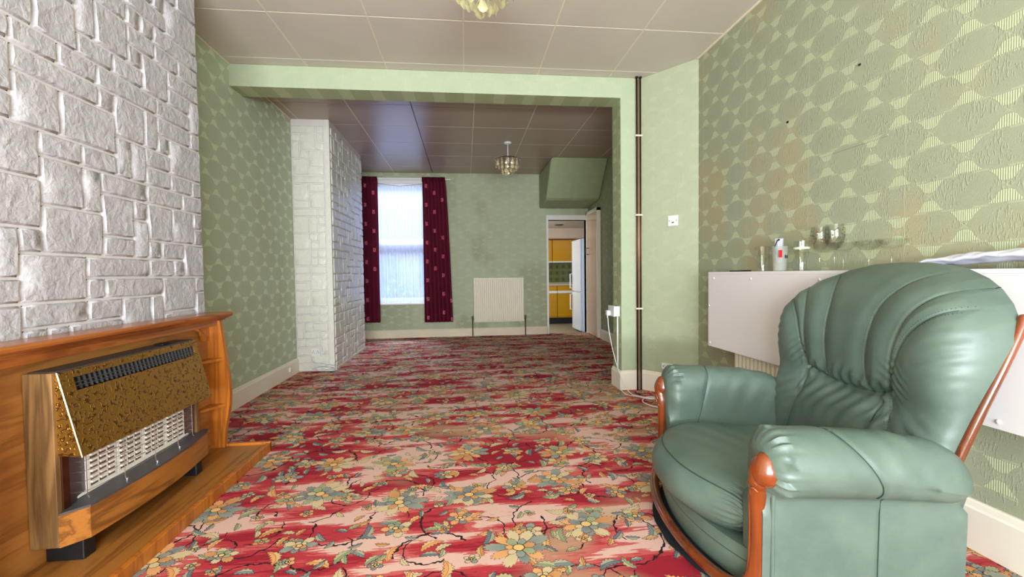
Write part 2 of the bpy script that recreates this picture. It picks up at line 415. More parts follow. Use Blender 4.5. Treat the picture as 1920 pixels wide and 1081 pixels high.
# ------------------------------------------------------------------ mesh helpers
class B:
    """collects geometry for one mesh"""
    def __init__(s): s.v, s.f, s.mi = [], [], []
    def add(s, vs, fs, mi=0):
        o = len(s.v); s.v += [tuple(map(float, p)) for p in vs]
        s.f += [tuple(i + o for i in f) for f in fs]; s.mi += [mi] * len(fs); return s
    def box(s, x0, x1, y0, y1, z0, z1, bev=0.0, mi=0):
        if bev <= 0:
            v = [(x, y, z) for z in (z0, z1) for y in (y0, y1) for x in (x0, x1)]
            return s.add(v, [(0, 2, 3, 1), (4, 5, 7, 6), (0, 1, 5, 4), (2, 6, 7, 3), (0, 4, 6, 2), (1, 3, 7, 5)], mi)
        b = min(bev, (x1 - x0) * .45, (y1 - y0) * .45, (z1 - z0) * .45)
        import bmesh
        bm = bmesh.new(); bmesh.ops.create_cube(bm, size=1)
        for q in bm.verts: q.co = ((x0 + x1) / 2 + q.co.x * (x1 - x0), (y0 + y1) / 2 + q.co.y * (y1 - y0), (z0 + z1) / 2 + q.co.z * (z1 - z0))
        bmesh.ops.bevel(bm, geom=bm.edges[:], offset=b, segments=2, affect='EDGES', profile=0.5)
        bm.verts.index_update()
        s.add([q.co[:] for q in bm.verts], [tuple(q.index for q in f.verts) for f in bm.faces], mi); bm.free(); return s
    def poly(s, pts, mi=0): return s.add(pts, [tuple(range(len(pts)))], mi)
    def prism(s, pts, d, mi=0):
        """polygon pts (3D) extruded by vector d"""
        n = len(pts); q = [tuple(a + b for a, b in zip(p, d)) for p in pts]
        return s.add(list(pts) + q, [tuple(range(n))[::-1], tuple(range(n, 2 * n))] + [(i, (i + 1) % n, n + (i + 1) % n, n + i) for i in range(n)], mi)
    def tube(s, path, r, n=10, mi=0, caps=True, up=(0, 0, 1)):
        """swept tube; r number, list of numbers or list of (rx, ry)"""
        P = [Vector(p) for p in path]; m = len(P); vs = []
        nrm = None
        for i in range(m):
            d = (P[min(i + 1, m - 1)] - P[max(i - 1, 0)]).normalized()
            if nrm is None:
                nrm = Vector(up).cross(d)
                if nrm.length < 1e-4: nrm = Vector((1, 0, 0)).cross(d)
                nrm.normalize()
            else:
                nrm = (nrm - d * nrm.dot(d)).normalized()
            bn = d.cross(nrm)
            rr = r[i] if isinstance(r, (list, tuple)) else r
            ra, rb = rr if isinstance(rr, tuple) else (rr, rr)
            for k in range(n):
                a = 2 * math.pi * k / n
                vs.append(P[i] + nrm * (ra * math.cos(a)) + bn * (rb * math.sin(a)))
        fs = [(i * n + k, i * n + (k + 1) % n, (i + 1) * n + (k + 1) % n, (i + 1) * n + k) for i in range(m - 1) for k in range(n)]
        if caps: fs += [tuple(range(n))[::-1], tuple(range((m - 1) * n, m * n))]
        return s.add(vs, fs, mi)
    def lathe(s, prof, c=(0, 0, 0), n=24, mi=0, axis='z'):
        vs = []
        for r, z in prof:
            for k in range(n):
                a = 2 * math.pi * k / n
                p = {'z': (r * math.cos(a), r * math.sin(a), z), 'x': (z, r * math.cos(a), r * math.sin(a)), 'y': (r * math.sin(a), z, r * math.cos(a))}[axis]
                vs.append((p[0] + c[0], p[1] + c[1], p[2] + c[2]))
        m = len(prof)
        fs = [(i * n + k, i * n + (k + 1) % n, (i + 1) * n + (k + 1) % n, (i + 1) * n + k) for i in range(m - 1) for k in range(n)]
        return s.add(vs, fs, mi)
    def grid(s, fn, nu, nv, mi=0, flip=False):
        vs = [fn(i / nu, j / nv) for j in range(nv + 1) for i in range(nu + 1)]
        fs = []
        for j in range(nv):
            for i in range(nu):
                a = j * (nu + 1) + i; q = (a, a + 1, a + nu + 2, a + nu + 1)
                fs.append(q[::-1] if flip else q)
        return s.add(vs, fs, mi)
    def mesh(s, name, mats, smooth=False, angle=None):
        me = bpy.data.meshes.new(name); me.from_pydata(s.v, [], s.f)
        for m in (mats if isinstance(mats, (list, tuple)) else [mats]): me.materials.append(m)
        me.polygons.foreach_set('material_index', s.mi)
        if smooth: me.polygons.foreach_set('use_smooth', [True] * len(s.f))
        me.update()
        if smooth and angle: me.set_sharp_from_angle(angle=math.radians(angle))
        return me
    def obj(s, name, mats, parent=None, smooth=False, angle=None, **kw):
        o = bpy.data.objects.new(name, s.mesh(name, mats, smooth, angle)); COL.objects.link(o)
        if parent: o.parent = parent
        for k, v in kw.items(): o[k] = v
        return o

def thing(name, label, cat, loc=(0, 0, 0), rz=0.0, group=None):
    o = bpy.data.objects.new(name, None); COL.objects.link(o); o.empty_display_size = 0.1
    o.location = loc; o.rotation_euler = (0, 0, rz); o['label'] = label; o['category'] = cat
    if group: o['group'] = group
    return o
def tag(o, label, cat, group=None):
    o['label'] = label; o['category'] = cat
    if group: o['group'] = group
    return o
def struct(name, b, mats, **kw): return b.obj(name, mats, kind='structure', **kw)
def place(name, me, loc, parent=None, rot=None, **kw):
    o = bpy.data.objects.new(name, me); COL.objects.link(o); o.location = loc
    if rot: o.rotation_euler = rot
    if parent: o.parent = parent
    for k, v in kw.items(): o[k] = v
    return o
def dup(root, loc, label=None, rz=None):
    r = root.copy(); COL.objects.link(r); r.location = loc
    if rz is not None: r.rotation_euler = (0, 0, rz)
    if label: r['label'] = label
    for ch in list(root.children):
        c = ch.copy(); COL.objects.link(c); c.parent = r
        for g in list(ch.children):
            d = g.copy(); COL.objects.link(d); d.parent = c
    return r
def catmull(pts, n=8):
    P = [Vector(p) for p in pts]; out = []
    for i in range(len(P) - 1):
        a, b, c, d = P[max(i - 1, 0)], P[i], P[i + 1], P[min(i + 2, len(P) - 1)]
        for k in range(n):
            t = k / n
            out.append(0.5 * ((2 * b) + (c - a) * t + (2 * a - 5 * b + 4 * c - d) * t * t + (3 * b - a - 3 * c + d) * t ** 3))
    out.append(P[-1]); return out

# ================================================================== ROOM
H = 2.659
XL, XR, XRR, YF, YD = -1.787, 1.822, 2.08, 7.284, 3.667
YD2, XP, XC, YC, YB = 3.875, 1.334, 1.522, 3.287, -2.4
ZB = 2.490
TH = 0.12
b = B(); b.box(-1.95, 2.25, YB - .1, YF + .02, -0.06, 0.0)
struct('floor', b, M['carpet'])
# --- left wall, one run
b = B(); b.box(XL - TH, XL, YB, YF + TH, 0, H)
struct('wall_left', b, M['paper_left'])
b = B(); b.box(XR, XR + TH, YB, YC, 0, H)
wr = struct('wall_right', b, M['paper_right'])
# old picture-rail dent, wall plugs and nail holes
B().box(XR - 0.004, XR, 1.735, 2.09, 1.585, 1.593, 0.001).obj('plaster_ridge', M['paper_right'], wr)
for (yy, zz, s_) in ((2.331, 1.847, .012), (1.877, 1.954, .009)):
    B().tube([(XR + .001, yy, zz), (XR - .006, yy, zz - .004)], s_ * .5, 8).obj('wall_plug', M['black'], wr)
# --- diagonal corner wall between right wall and pier
b = B(); b.prism([(XR, YC, 0), (XC, YD, 0), (XC + .1, YD + .1, 0), (XR + .12, YC + .05, 0)], (0, 0, H))
struct('wall_corner', b, M['paper_diag'])
# --- dividing wall: pier + beam, front painted, reveals papered
b = B()
b.box(XP, XC + .4, YD, YD2, 0, H, mi=0)
b.box(XL, XP, YD, YD2, ZB, H, mi=0)
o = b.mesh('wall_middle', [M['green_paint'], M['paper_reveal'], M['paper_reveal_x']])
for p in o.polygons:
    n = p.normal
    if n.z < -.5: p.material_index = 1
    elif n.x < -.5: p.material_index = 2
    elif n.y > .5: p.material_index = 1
place('wall_middle', o, (0, 0, 0), kind='structure')
# --- rear right wall
b = B(); b.box(XRR, XRR + TH, YD2, YF, 0, H)
struct('wall_right_rear', b, M['paper_right_rear'])
# --- far wall with window and doorway
WX0, WX1, WZ0, WZ1 = -1.43, -0.60, 0.57, 2.50
DX0, DX1, DZ = 1.395, 2.04, 1.905
b = B()
for (x0, x1, z0, z1) in ((XL, WX0, 0, H), (WX0, WX1, 0, WZ0), (WX0, WX1, WZ1, H), (WX1, DX0, 0, H), (DX0, DX1, DZ, H), (DX1, XRR + TH, 0, H)):
    b.box(x0, x1, YF, YF + TH, z0, z1)
wf = struct('wall_far', b, M['paper_far'])
B().box(.195, .80, YF - .006, YF, 1.575, 1.587, 0.002).obj('plaster_ridge', M['paper_far'], wf)
# --- wall behind the camera with the bay opening
b = B()
for (x0, x1, z0, z1) in ((XL, -1.45, 0, H), (-1.45, 1.45, 0, .6), (-1.45, 1.45, 2.5, H), (1.45, XR, 0, H)):
    b.box(x0, x1, YB - .1, YB, z0, z1)
struct('wall_front', b, M['paper_far'])
b = B()
for x in (-1.45, -.5, .45, 1.4): b.box(x, x + .05, YB - .08, YB - .03, .6, 2.5, .004)
b.box(-1.45, 1.45, YB - .08, YB - .03, .6, .66, .004); b.box(-1.45, 1.45, YB - .08, YB - .03, 2.44, 2.5, .004)
wn2 = struct('window_2', b, M['white_gloss'])

# ------------------------------------------------------------------ ceiling
b = B(); b.box(-2.0, 2.3, YB - .1, YF + TH, H + .002, H + .05)
ceil = struct('ceiling', b, M['cream_joint'])
TL = .61
tiles = {}
def tile_mesh(w, d, mat, key):
    k = (round(w, 3), round(d, 3), key)
    if k not in tiles:
        bb = B(); bb.box(-w / 2, w / 2, -d / 2, d / 2, 0, .009, .0025); tiles[k] = bb.mesh('ceiling_tile', mat)
    return tiles[k]
def tile_field(x0, y0, xa, xb, ya, yb, mat, key, g=.0045):
    i0 = math.floor((xa - x0) / TL); i1 = math.ceil((xb - x0) / TL)
    j0 = math.floor((ya - y0) / TL); j1 = math.ceil((yb - y0) / TL)
    for i in range(i0, i1):
        for j in range(j0, j1):
            l, r = max(x0 + i * TL, xa), min(x0 + (i + 1) * TL, xb)
            n, f = max(y0 + j * TL, ya), min(y0 + (j + 1) * TL, yb)
            if r - l < .03 or f - n < .03: continue
            place('ceiling_tile', tile_mesh(r - l - 2 * g, f - n - 2 * g, mat, key), ((l + r) / 2, (n + f) / 2, H), ceil)
tile_field(-1.204, 2.937, XL, XR, YB, YD, M['tile_front'], 'f')
tile_field(-1.1026, 5.017, XL, XRR, YD2, YF, M['tile_rear'], 'r', .004)
# gap where one board has dropped, seen as a dark line
B().box(-.497, -.489, YD2 + .02, YF - .02, H - .003, H + .001).obj('joint_gap', M['black'], ceil)
# thin beading where ceiling meets the walls
b = B(); b.box(XR - .016, XR, YB, YC, H - .012, H, .003); b.box(XL, XL + .01, YB, YF, H - .01, H, .003)
struct('trim_1', b, M['cream_joint'])

# ------------------------------------------------------------------ skirtings
def skirt_profile(h, d): return [(0, 0), (d, 0), (d, h * .84), (d * .75, h * .88), (d * .6, h * .97), (d * .35, h), (0, h)]
def skirting(name, p0, p1, nx, ny, h, d, mat):
    pr = skirt_profile(h, d)
    b = B()
    v = [(p0[0] + nx * q, p0[1] + ny * q, z) for q, z in pr]
    b.prism(v, (p1[0] - p0[0], p1[1] - p0[1], 0))
    return struct(name, b, mat)
skirting('baseboard_left', (XL, 2.68), (XL, 4.88), 1, 0, .152, .022, M['skirting'])
skirting('baseboard_right', (XR, YB), (XR, YC), -1, 0, .176, .024, M['skirting'])
sx, sy = -.785, -.62
skirting('baseboard_corner', (XR, YC), (XC, YD), sx * .0 - .787, -.617 * 1.0, .168, .02, M['skirting'])
skirting('baseboard_pier', (XP - .018, YD), (XC, YD), 0, -1, .167, .02, M['skirting'])
skirting('baseboard_pier_side', (XP, YD - .018), (XP, YD2), -1, 0, .167, .02, M['skirting'])
skirting('baseboard_right_rear', (XRR, YD2), (XRR, 6.62), -1, 0, .15, .02, M['skirting'])
skirting('baseboard_far', (XL, YF), (1.37, YF), 0, -1, .13, .02, M['skirting_far'])

# ------------------------------------------------------------------ stone cladding
U = .0865
def tiling(nx, ny, rs):
    """random ashlar layout on a unit grid"""
    occ = [[0] * nx for _ in range(ny)]; out = []
    for j in range(ny):
        for i in range(nx):
            if occ[j][i]: continue
            opts = [(2, 1, 6), (3, 1, 5), (1, 1, 3.2), (2, 2, 5), (3, 2, 1.6), (4, 1, 1.6), (1, 2, 1.0)]
            rs.shuffle(opts)
            cand = [(w_, h_, p) for w_, h_, p in opts if i + w_ <= nx and j + h_ <= ny and not any(occ[j + q][i + k] for q in range(h_) for k in range(w_))]
            tot = sum(c[2] for c in cand); r = rs.random() * tot
            for w_, h_, p in cand:
                r -= p
                if r <= 0: break
            for q in range(h_):
                for k in range(w_): occ[j + q][i + k] = 1
            out.append((i, j, w_, h_))
    return out
stone_cache = {}
def stone_mesh(w_, h_, mat, axis, sx=1.0):
    var = random.randrange(4); k = (w_, h_, mat.name, axis, var, round(sx, 3))
    if k in stone_cache: return stone_cache[k]
    rs = random.Random(repr(k)); W_, H_ = w_ * U * sx, h_ * U
    g = .0045; nx, ny = (2 + w_) , (2 + h_)
    xs = [g, g + .007] + [g + .007 + (W_ - 2 * g - .014) * (i + 1) / (nx - 1) for i in range(nx - 2)] + [W_ - g - .007, W_ - g]
    ys = [g, g + .006] + [g + .006 + (H_ - 2 * g - .012) * (i + 1) / (ny - 1) for i in range(ny - 2)] + [H_ - g - .006, H_ - g]
    vs = []; n, m = len(xs), len(ys)
    for j in range(m):
        for i in range(n):
            edge = i in (0, n - 1) or j in (0, m - 1)
            d = 0 if edge else .008 + rs.uniform(0, .006)
            px = xs[i] + (0 if edge else rs.uniform(-.003, .003)); py = ys[j] + (0 if edge else rs.uniform(-.003, .003))
            vs.append((d, px, py) if axis == 'x' else (px, -d, py))
    fs = [(j * n + i, j * n + i + 1, (j + 1) * n + i + 1, (j + 1) * n + i) for j in range(m - 1) for i in range(n - 1)]
    bb = B(); bb.add(vs, fs)
    me = bb.mesh('stone', mat, smooth=True, angle=48); stone_cache[k] = me; return me
def clad(parent, axis, fixed, u0, z0, nx, ny, mat, seed, sx=1.0):
    rs = random.Random(seed)
    for (i, j, w_, h_) in tiling(nx, ny, rs):
        me = stone_mesh(w_, h_, mat, axis, sx)
        u, z = u0 + i * U * sx, z0 + j * U
        place('stone', me, (fixed, u, z) if axis == 'x' else (u, fixed, z), parent)
XB1, YB1 = -1.475, 2.672
b = B(); b.box(XL, XB1, .75, YB1, 0, H)
cf = struct('wall_chimney_front', b, M['stone_joint'])
clad(cf, 'x', XB1, YB1 - 18 * U - .004, H - 22 * U, 18, 22, M['stone'], 5)
XB2, Y20, Y21 = -1.404, 4.88, 6.32
b = B(); b.box(XL, XB2, Y20, Y21, 0, H)
cr_ = struct('wall_chimney_rear', b, M['stone_joint'])
clad(cr_, 'x', XB2, Y20 + .03, .0, 16, 30, M['stone_rear'], 11, 1.01)
clad(cr_, 'y', Y20, XL + .004, .0, 4, 30, M['stone_rear'], 21, .95)
b = B(); b.box(XB2 - .045, XB2 + .004, Y20 - .008, Y20 + .022, 0, H, .004)
b.obj('corner_bead', M['stone_rear'], cr_)
b = B(); b.box(XB2, XB2 + .014, Y20 + .02, Y21, 0, .03, .004); b.obj('floor_strip', M['stone_rear'], cr_)

# ------------------------------------------------------------------ boxed bulkhead at the far right
b = B()
x0 = 1.245
pf = [(6.20, H), (6.60, 2.19), (6.63, 2.155), (6.68, 2.13), (YF, 2.09), (YF, H)]
b.prism([(x0, y, z) for y, z in pf], (XRR - x0, 0, 0))
o = struct('trim_2', b, M['bulkhead'])
mod = o.modifiers.new('bev', 'BEVEL'); mod.width = .03; mod.segments = 4; mod.limit_method = 'ANGLE'

# ------------------------------------------------------------------ window 1
b = B()
fy = YF + .07
b.box(WX0, WX0 + .05, fy, fy + .05, WZ0, WZ1, .004); b.box(WX1 - .05, WX1, fy, fy + .05, WZ0, WZ1, .004)
b.box(WX0, WX1, fy, fy + .05, WZ1 - .05, WZ1, .004); b.box(WX0, WX1, fy, fy + .05, WZ0, WZ0 + .07, .004)
b.box(WX0, WX1, fy - .02, fy + .05, 1.51, 1.60, .004)
b.box(WX0 - .02, WX1 + .02, YF - .03, YF + .07, WZ0 - .03, WZ0, .004)
wn = struct('window_1', b, M['white_gloss'])
B().box(WX0 + .05, WX1 - .05, fy + .02, fy + .024, WZ0 + .07, 1.51).obj('pane', M['pane'], wn)
B().box(WX0 + .05, WX1 - .05, fy + .02, fy + .024, 1.60, WZ1 - .05).obj('pane', M['pane'], wn)
B().box(WX0 - .04, WX1 + .06, YF - .03, YF - .001, 2.485, 2.575, .004).obj('pelmet_board', M['white_gloss'], wn)

# doorway to the kitchen
b = B()
aw = .035
b.box(DX0 - aw, DX0, YF - .02, YF + TH, 0, DZ + .08, .004); b.box(DX1, XRR - .002, YF - .02, YF + TH, 0, DZ + .08, .004)
b.box(DX0, DX1, YF - .02, YF + TH, DZ, DZ + .08, .004)
d1 = struct('door_1', b, M['white_gloss'])
t = T('cream_gloss_door', 0.08, 0.6, 0, False); t.color(srgb(206, 180, 152)); M['door_gloss'] = t.m
# glossy door leaf standing open against the right wall
b = B(); b.box(XRR - .05, XRR - .012, 6.62, 7.18, .015, 1.98, .003); leaf = b.obj('door_leaf', M['door_gloss'], d1)
b = B()
for (y0, y1, z0, z1) in ((6.60, 6.635, .015, 2.02), (7.18, 7.22, .015, 2.02), (6.6, 7.22, 1.97, 2.02)):
    b.box(XRR - .06, XRR - .001, y0, y1, z0, z1, .003)
b.obj('door_frame', M['skirting'], d1)
b = B(); b.tube([(XRR - .055, 7.08, 1.32), (XRR - .10, 7.08, 1.32), (XRR - .10, 7.08, 1.42), (XRR - .055, 7.08, 1.42)], .007, 8)
b.obj('door_handle', M['copper_dark'], leaf)

# ------------------------------------------------------------------ kitchen beyond
KF, KY, KX0, KX1, KH = -.12, 9.72, .2, 3.2, 2.15
b = B(); b.box(KX0, KX1, YF + .02, KY + .7, KF - .05, KF); struct('floor_kitchen', b, M['kitchen_floor'])
b = B(); b.box(DX0 - .03, DX1 + .03, YF, YF + TH + .01, KF, -.001); struct('trim_3', b, M['kitchen_floor'])
b = B(); b.box(KX0, KX1, KY + .6, KY + .7, KF, 2.6); kw = struct('wall_kitchen_back', b, M['kitchen_wall'])
b = B(); b.box(KX1, KX1 + .1, YF + TH, KY + .7, KF, 2.6); struct('wall_kitchen_right', b, M['kitchen_wall'])
b = B(); b.box(KX0, KX1, YF + TH, KY + .7, 2.02, 2.1); struct('ceiling_kitchen', b, M['kitchen_ceiling'])
b = B(); b.box(KX0, 1.6, KY - .02, KY + .6, 1.8, 2.02); b.box(1.6, KX1, KY - .02, KY + .6, 1.8, 2.02); struct('trim_4', b, M['kitchen_wall'])
for (z0, z1) in ((KF, .5), (2.0, 2.1)):
    b = B(); b.box(KX0 - .1, KX0, YF + TH, KY + .7, z0, z1); struct('wall_kitchen_left', b, M['kitchen_wall'])
# tiled splashback
tb = B(); tb.box(0, .146, -.008, 0, 0, .146, .002)
tme = tb.mesh('wall_tile', M['green_tile'])
tb2 = B(); tb2.box(.04, .106, -.012, -.006, .04, .106, .003); tme2 = tb2.mesh('tile_motif', plain('tile_motif_dark', (84, 84, 36), .3, var=.1))
for i in range(9):
    for j in range(4):
        tt = place('wall_tile', tme, (1.5 + i * .15, KY + .598, .80 + j * .15), kw)
        place('tile_motif', tme2, (0, 0, 0), tt)
# wall cupboards
def cupboard(x0, x1, y0, y1, z0, z1, label, rail):
    r = thing('kitchen_cupboard', label, 'cupboard', ((x0 + x1) / 2, (y0 + y1) / 2, z0), group='yellow kitchen cupboards')
    w_, d_, h_ = (x1 - x0) / 2, (y1 - y0) / 2, z1 - z0
    B().box(-w_, w_, -d_ + .02, d_, 0, h_, .003).obj('carcass', M['yellow'], r)
    dr = B().box(-w_ + .002, w_ - .002, -d_, -d_ + .02, .0 if rail == 'low' else .03, h_ - (.0 if rail == 'low' else .17), .003).obj('door', M['yellow'], r)
    if rail == 'low': B().box(-w_, w_, -d_ - .015, -d_ + .02, -.025, .005, .003).obj('grip_rail', M['white_plastic'], r)
    else:
        B().box(-w_ + .002, w_ - .002, -d_, -d_ + .02, h_ - .115, h_ - .004, .003).obj('drawer', M['yellow'], r)
        B().box(-w_, w_, -d_ - .015, -d_ + .02, h_ - .17, h_ - .115, .003).obj('grip_rail', M['white_plastic'], r)
    return r
cupboard(1.45, 2.0, KY + .27, KY + .59, 1.29, 1.78, 'yellow wall cupboard above the green tiled splashback, at its left', 'low')
cupboard(2.01, 2.55, KY + .27, KY + .59, 1.29, 1.78, 'yellow wall cupboard beside the fridge freezer, above the green tiles', 'low')
cupboard(1.35, 2.05, KY, KY + .59, .02, .74, 'yellow base cupboard under the kitchen worktop, left of the corner unit', 'high')
cupboard(2.06, 2.6, KY, KY + .59, .02, .74, 'yellow base cupboard partly hidden by the white fridge freezer', 'high')
B().box(1.3, 2.65, KY + .05, KY + .58, KF, .018).obj('plinth', M['black'], None)
tag(bpy.data.objects['plinth'], 'black recessed plinth under the yellow base cupboards', 'plinth')
tag(B().box(1.3, 2.66, KY - .02, KY + .595, .742, .775, .004).obj('worktop', plain('worktop_pale', (196, 188, 170), .35)), 'pale kitchen worktop below green tiles', 'worktop')
f = thing('fridge_freezer', 'tall white fridge freezer with two bar handles just inside the kitchen doorway', 'fridge', (2.27, 8.35, KF))
B().box(-.1, .45, -.30, .3, .03, 1.78, .01).obj('cabinet', M['fridge'], f)
for (z0, z1, nm) in ((.05, .77, 'freezer_door'), (.79, 1.77, 'fridge_door')):
    d = B().box(-.14, -.102, -.30, .3, z0, z1, .008).obj(nm, M['fridge'], f)
    hz = (.42, .72) if z0 < .5 else (.84, 1.12)
    B().tube([(-.14, .24, hz[0]), (-.19, .24, hz[0]), (-.19, .24, hz[1]), (-.14, .24, hz[1])], .012, 8).obj('handle', M['white_plastic'], d)
B().tube([(.0, -.2, 0), (.0, -.2, .04)], .02, 8).obj('foot', M['black'], f); B().tube([(.3, -.2, 0), (.3, -.2, .04)], .02, 8).obj('foot', M['black'], f)
B().tube([(.0, .2, 0), (.0, .2, .04)], .02, 8).obj('foot', M['black'], f)
kl = B().lathe([(0, 2.0), (.05, 2.0), (.09, 2.012), (.10, 2.02)], (1.95, 9.0, 0), 20).obj('ceiling_light', M['grey_metal'], None, smooth=True)
tag(kl, 'dark round ceiling light fitting in the kitchen', 'light')

# ------------------------------------------------------------------ outside
b = B(); b.box(-14, 14, 7.6, 30, -.5, -.45); struct('ground_garden', b, plain('paving_pale', (190, 186, 176), .8, var=.05, world=True))
h = thing('neighbour_house', 'pale brick house with tiled roof seen through the net curtain', 'house', (-3.2, 18, -.45))
B().box(-2.6, 2.9, 0, 5, 0, 2.6).obj('wall', plain('pale_brick', (200, 180, 160), .8), h)
b = B(); b.prism([(-2.9, -.3, 2.5), (-2.9, 5.3, 2.5), (-2.9, 2.5, 4.7)], (6.1, 0, 0)); b.obj('roof', plain('roof_tiles_red', (170, 130, 120), .8), h)
for i in range(3): B().box(-2 + i * 1.7, -1.1 + i * 1.7, -.04, .02, 1.0, 2.1, .01).obj('window', M['grey_metal'], h)
rs = random.Random(3)
b = B()
for k in range(420):
    th, ph = rs.uniform(0, 6.28), rs.uniform(0, 1.5); r_ = .62 * rs.uniform(.75, 1.05)
    c = Vector((math.cos(th) * math.cos(ph) * r_, math.sin(th) * math.cos(ph) * r_, math.sin(ph) * r_ * 2.0 + .1))
    d1_ = Vector((rs.uniform(-1, 1), rs.uniform(-1, 1), rs.uniform(-1, 1))).normalized() * .07; d2_ = d1_.cross(Vector((rs.uniform(-1, 1), .3, 1))).normalized() * .035
    b.add([c - d1_, c + d2_, c + d1_, c - d2_], [(0, 1, 2, 3)])
sh = b.obj('foliage', plain('leaf_green', (96, 120, 84), .7), None, kind='stuff')
st = thing('garden_shrub', 'green shrub growing outside behind the net curtain', 'shrub', (-1.5, 9.6, -.45)); sh.parent = st
B().tube([(0, 0, 0), (0, 0, .7)], .05, 8).obj('stem', M['copper_dark'], st)

# ================================================================== CURTAINS
def curtain(name, label, x0, x1, z0, z1, y, seed, top_w=None):
    rs = random.Random(seed); W_ = x1 - x0; flat = W_ * 1.25
    r = thing(name, label, 'curtain', (x0, y, 0), group='maroon window curtains')
    ph = [rs.uniform(0, 6.28) for _ in range(5)]
    NP = max(4, round(W_ / .062))
    def fn(i, j):
        z = z0 + (z1 - z0) * j
        if top_w: w_ = top_w + (W_ - top_w) * (1 - j) ** .7
        else: w_ = W_
        amp = .022 * (.55 + .45 * (1 - j)) 
        u = i * w_ + .006 * math.sin(6.28 * NP * i + 1)
        return (u, amp * math.sin(6.28 * NP * i + ph[0] + .5 * math.sin(3 * j + ph[1])) + .006 * math.sin(17 * i + ph[2]), z)
    c = B(); c.grid(fn, NP * 14, 40)
    o = c.obj('cloth', M['curtain'], r, smooth=True)
    md = o.modifiers.new('thick', 'SOLIDIFY'); md.thickness = .003
    # gathered heading tape
    hd = B()
    def hf(i, j):
        w_ = top_w or W_
        return (i * w_, .020 * math.sin(6.28 * NP * 2.0 * i) - .004, z1 - .05 + .075 * j + .004 * math.sin(6.28 * NP * 2 * i))
    hd.grid(hf, NP * 20, 4)
    q = hd.obj('gathered_heading', M['curtain'], r, smooth=True); md = q.modifiers.new('t', 'SOLIDIFY'); md.thickness = .003
    return r
curtain('curtain', 'maroon curtain with pink squares hanging beside the white stone chimney breast', -1.60, -1.35, .27, 2.545, 7.17, 1)
curtain('curtain', 'maroon curtain with pink squares hanging on the radiator side of the window', -.655, -.205, .255, 2.545, 7.17, 2, .36)
# net curtain
def nf(i, j):
    z = .575 + (2.475 - .575) * j
    if j == 0: z += .012 * abs(math.sin(i * 34)) - .01
    z -= .05 * math.sin(math.pi * i) * j ** 6
    return (-1.405 + .82 * i, 7.235 + .012 * math.sin(i * 95 + 1.2 * math.sin(j * 2.5)) * (1.15 - j * .4) + .004 * math.sin(i * 230), z)
nc = B(); nc.grid(nf, 240, 30)
tag(nc.obj('net_curtain', M['sheer'], None, smooth=True), 'sheer white net curtain with scalloped hem hanging in the far window', 'curtain')
cr = B(); cr.tube([(-1.42, 7.213, 2.478), (-1.0, 7.213, 2.43), (-.57, 7.213, 2.478)], .003, 6)
tag(cr.obj('curtain_wire', M['grey_metal']), 'thin sagging wire that carries the net curtain', 'wire')
cr = B(); cr.box(-1.6, -.2, 7.197, 7.214, 2.53, 2.55, .003)
tag(cr.obj('curtain_track', M['white_plastic']), 'white curtain track on the board over the far window', 'rail')

# ================================================================== RADIATORS
def radiator(name, label, loc, rz, W_, z0, z1, ribs, deep=.05, pipes=True):
    r = thing(name, label, 'radiator', loc, rz)
    def fn(i, j):
        ph = (i * ribs) % 1.0
        d = .010 * max(0, math.sin(math.pi * ph)) ** .5
        e = min(1, min(j, 1 - j) / .05); ee = 1 if 0.004 < i < .996 else 0
        return (-W_ / 2 + W_ * i, -deep - d * e * ee, z0 + (z1 - z0) * j)
    p = B(); p.grid(fn, ribs * 6, 24); p.box(-W_ / 2, W_ / 2, -deep + .0005, -deep + .012, z0, z1)
    p.obj('panel', M['radiator'], r, smooth=True, angle=50)
    p = B(); p.box(-W_ / 2 - .004, W_ / 2 + .004, -deep - .008, -.006, z1 - .004, z1 + .012, .003); p.obj('top_grille', M['radiator'], r)
    for s in (-1, 1):
        B().box(s * W_ / 2 - .004, s * W_ / 2 + .004, -deep - .002, -.008, z0 + .01, z1 - .005, .002).obj('side_cover', M['radiator'], r)
        if pipes:
            q = B(); xx = s * (W_ / 2 + .03)
            q.tube([(s * W_ / 2, -.03, z0 + .04), (xx, -.03, z0 + .04)], .009, 10)
            q.obj('valve_tail', M['chrome'], r, smooth=True)
            q = B(); q.tube([(xx, -.03, .0), (xx, -.03, z0 + .06)], .0085, 10); q.obj('pipe', M['copper_dark'], r, smooth=True)
            q = B(); q.lathe([(0, 0), (.014, 0), (.016, .01), (.016, .045), (.010, .055), (0, .055)], (xx, -.03, z0 + .045), 12); q.obj('valve', M['grey_metal'], r, smooth=True)
    return r
radiator('radiator', 'cream ribbed radiator on the far wall between curtain and kitchen doorway', (.553, YF, 0), 0, .815, .228, .94, 24)
radiator('radiator', 'cream ribbed radiator under the long white board on the right wall', (XR, 2.08, 0), -R90, 1.2, .16, .62, 32, .085, False)

# ================================================================== BOARD SHELF
r = thing('radiator_shelf_cover', 'long white board cover with shelf over the radiator on the right wall', 'shelf', (1.685, 0, 0))
B().box(0, .016, .75, 2.91, .495, .992, .0015).obj('front_board', M['board'], r)
B().box(0, XR - 1.685 - .002, .75, 2.91, .992, 1.008, .0015).obj('top_shelf', M['board'], r)
for (y, z) in ((2.84, .965), (2.45, .965), (1.94, .965), (1.43, .965), (2.895, .775), (2.885, .52), (1.22, .52)):
    B().lathe([(.0075, 0), (.0075, -.003), (.005, -.005), (0, -.0055)], (0, y, z), 12, axis='x').obj('screw_cap', M['white_gloss'], r, smooth=True)

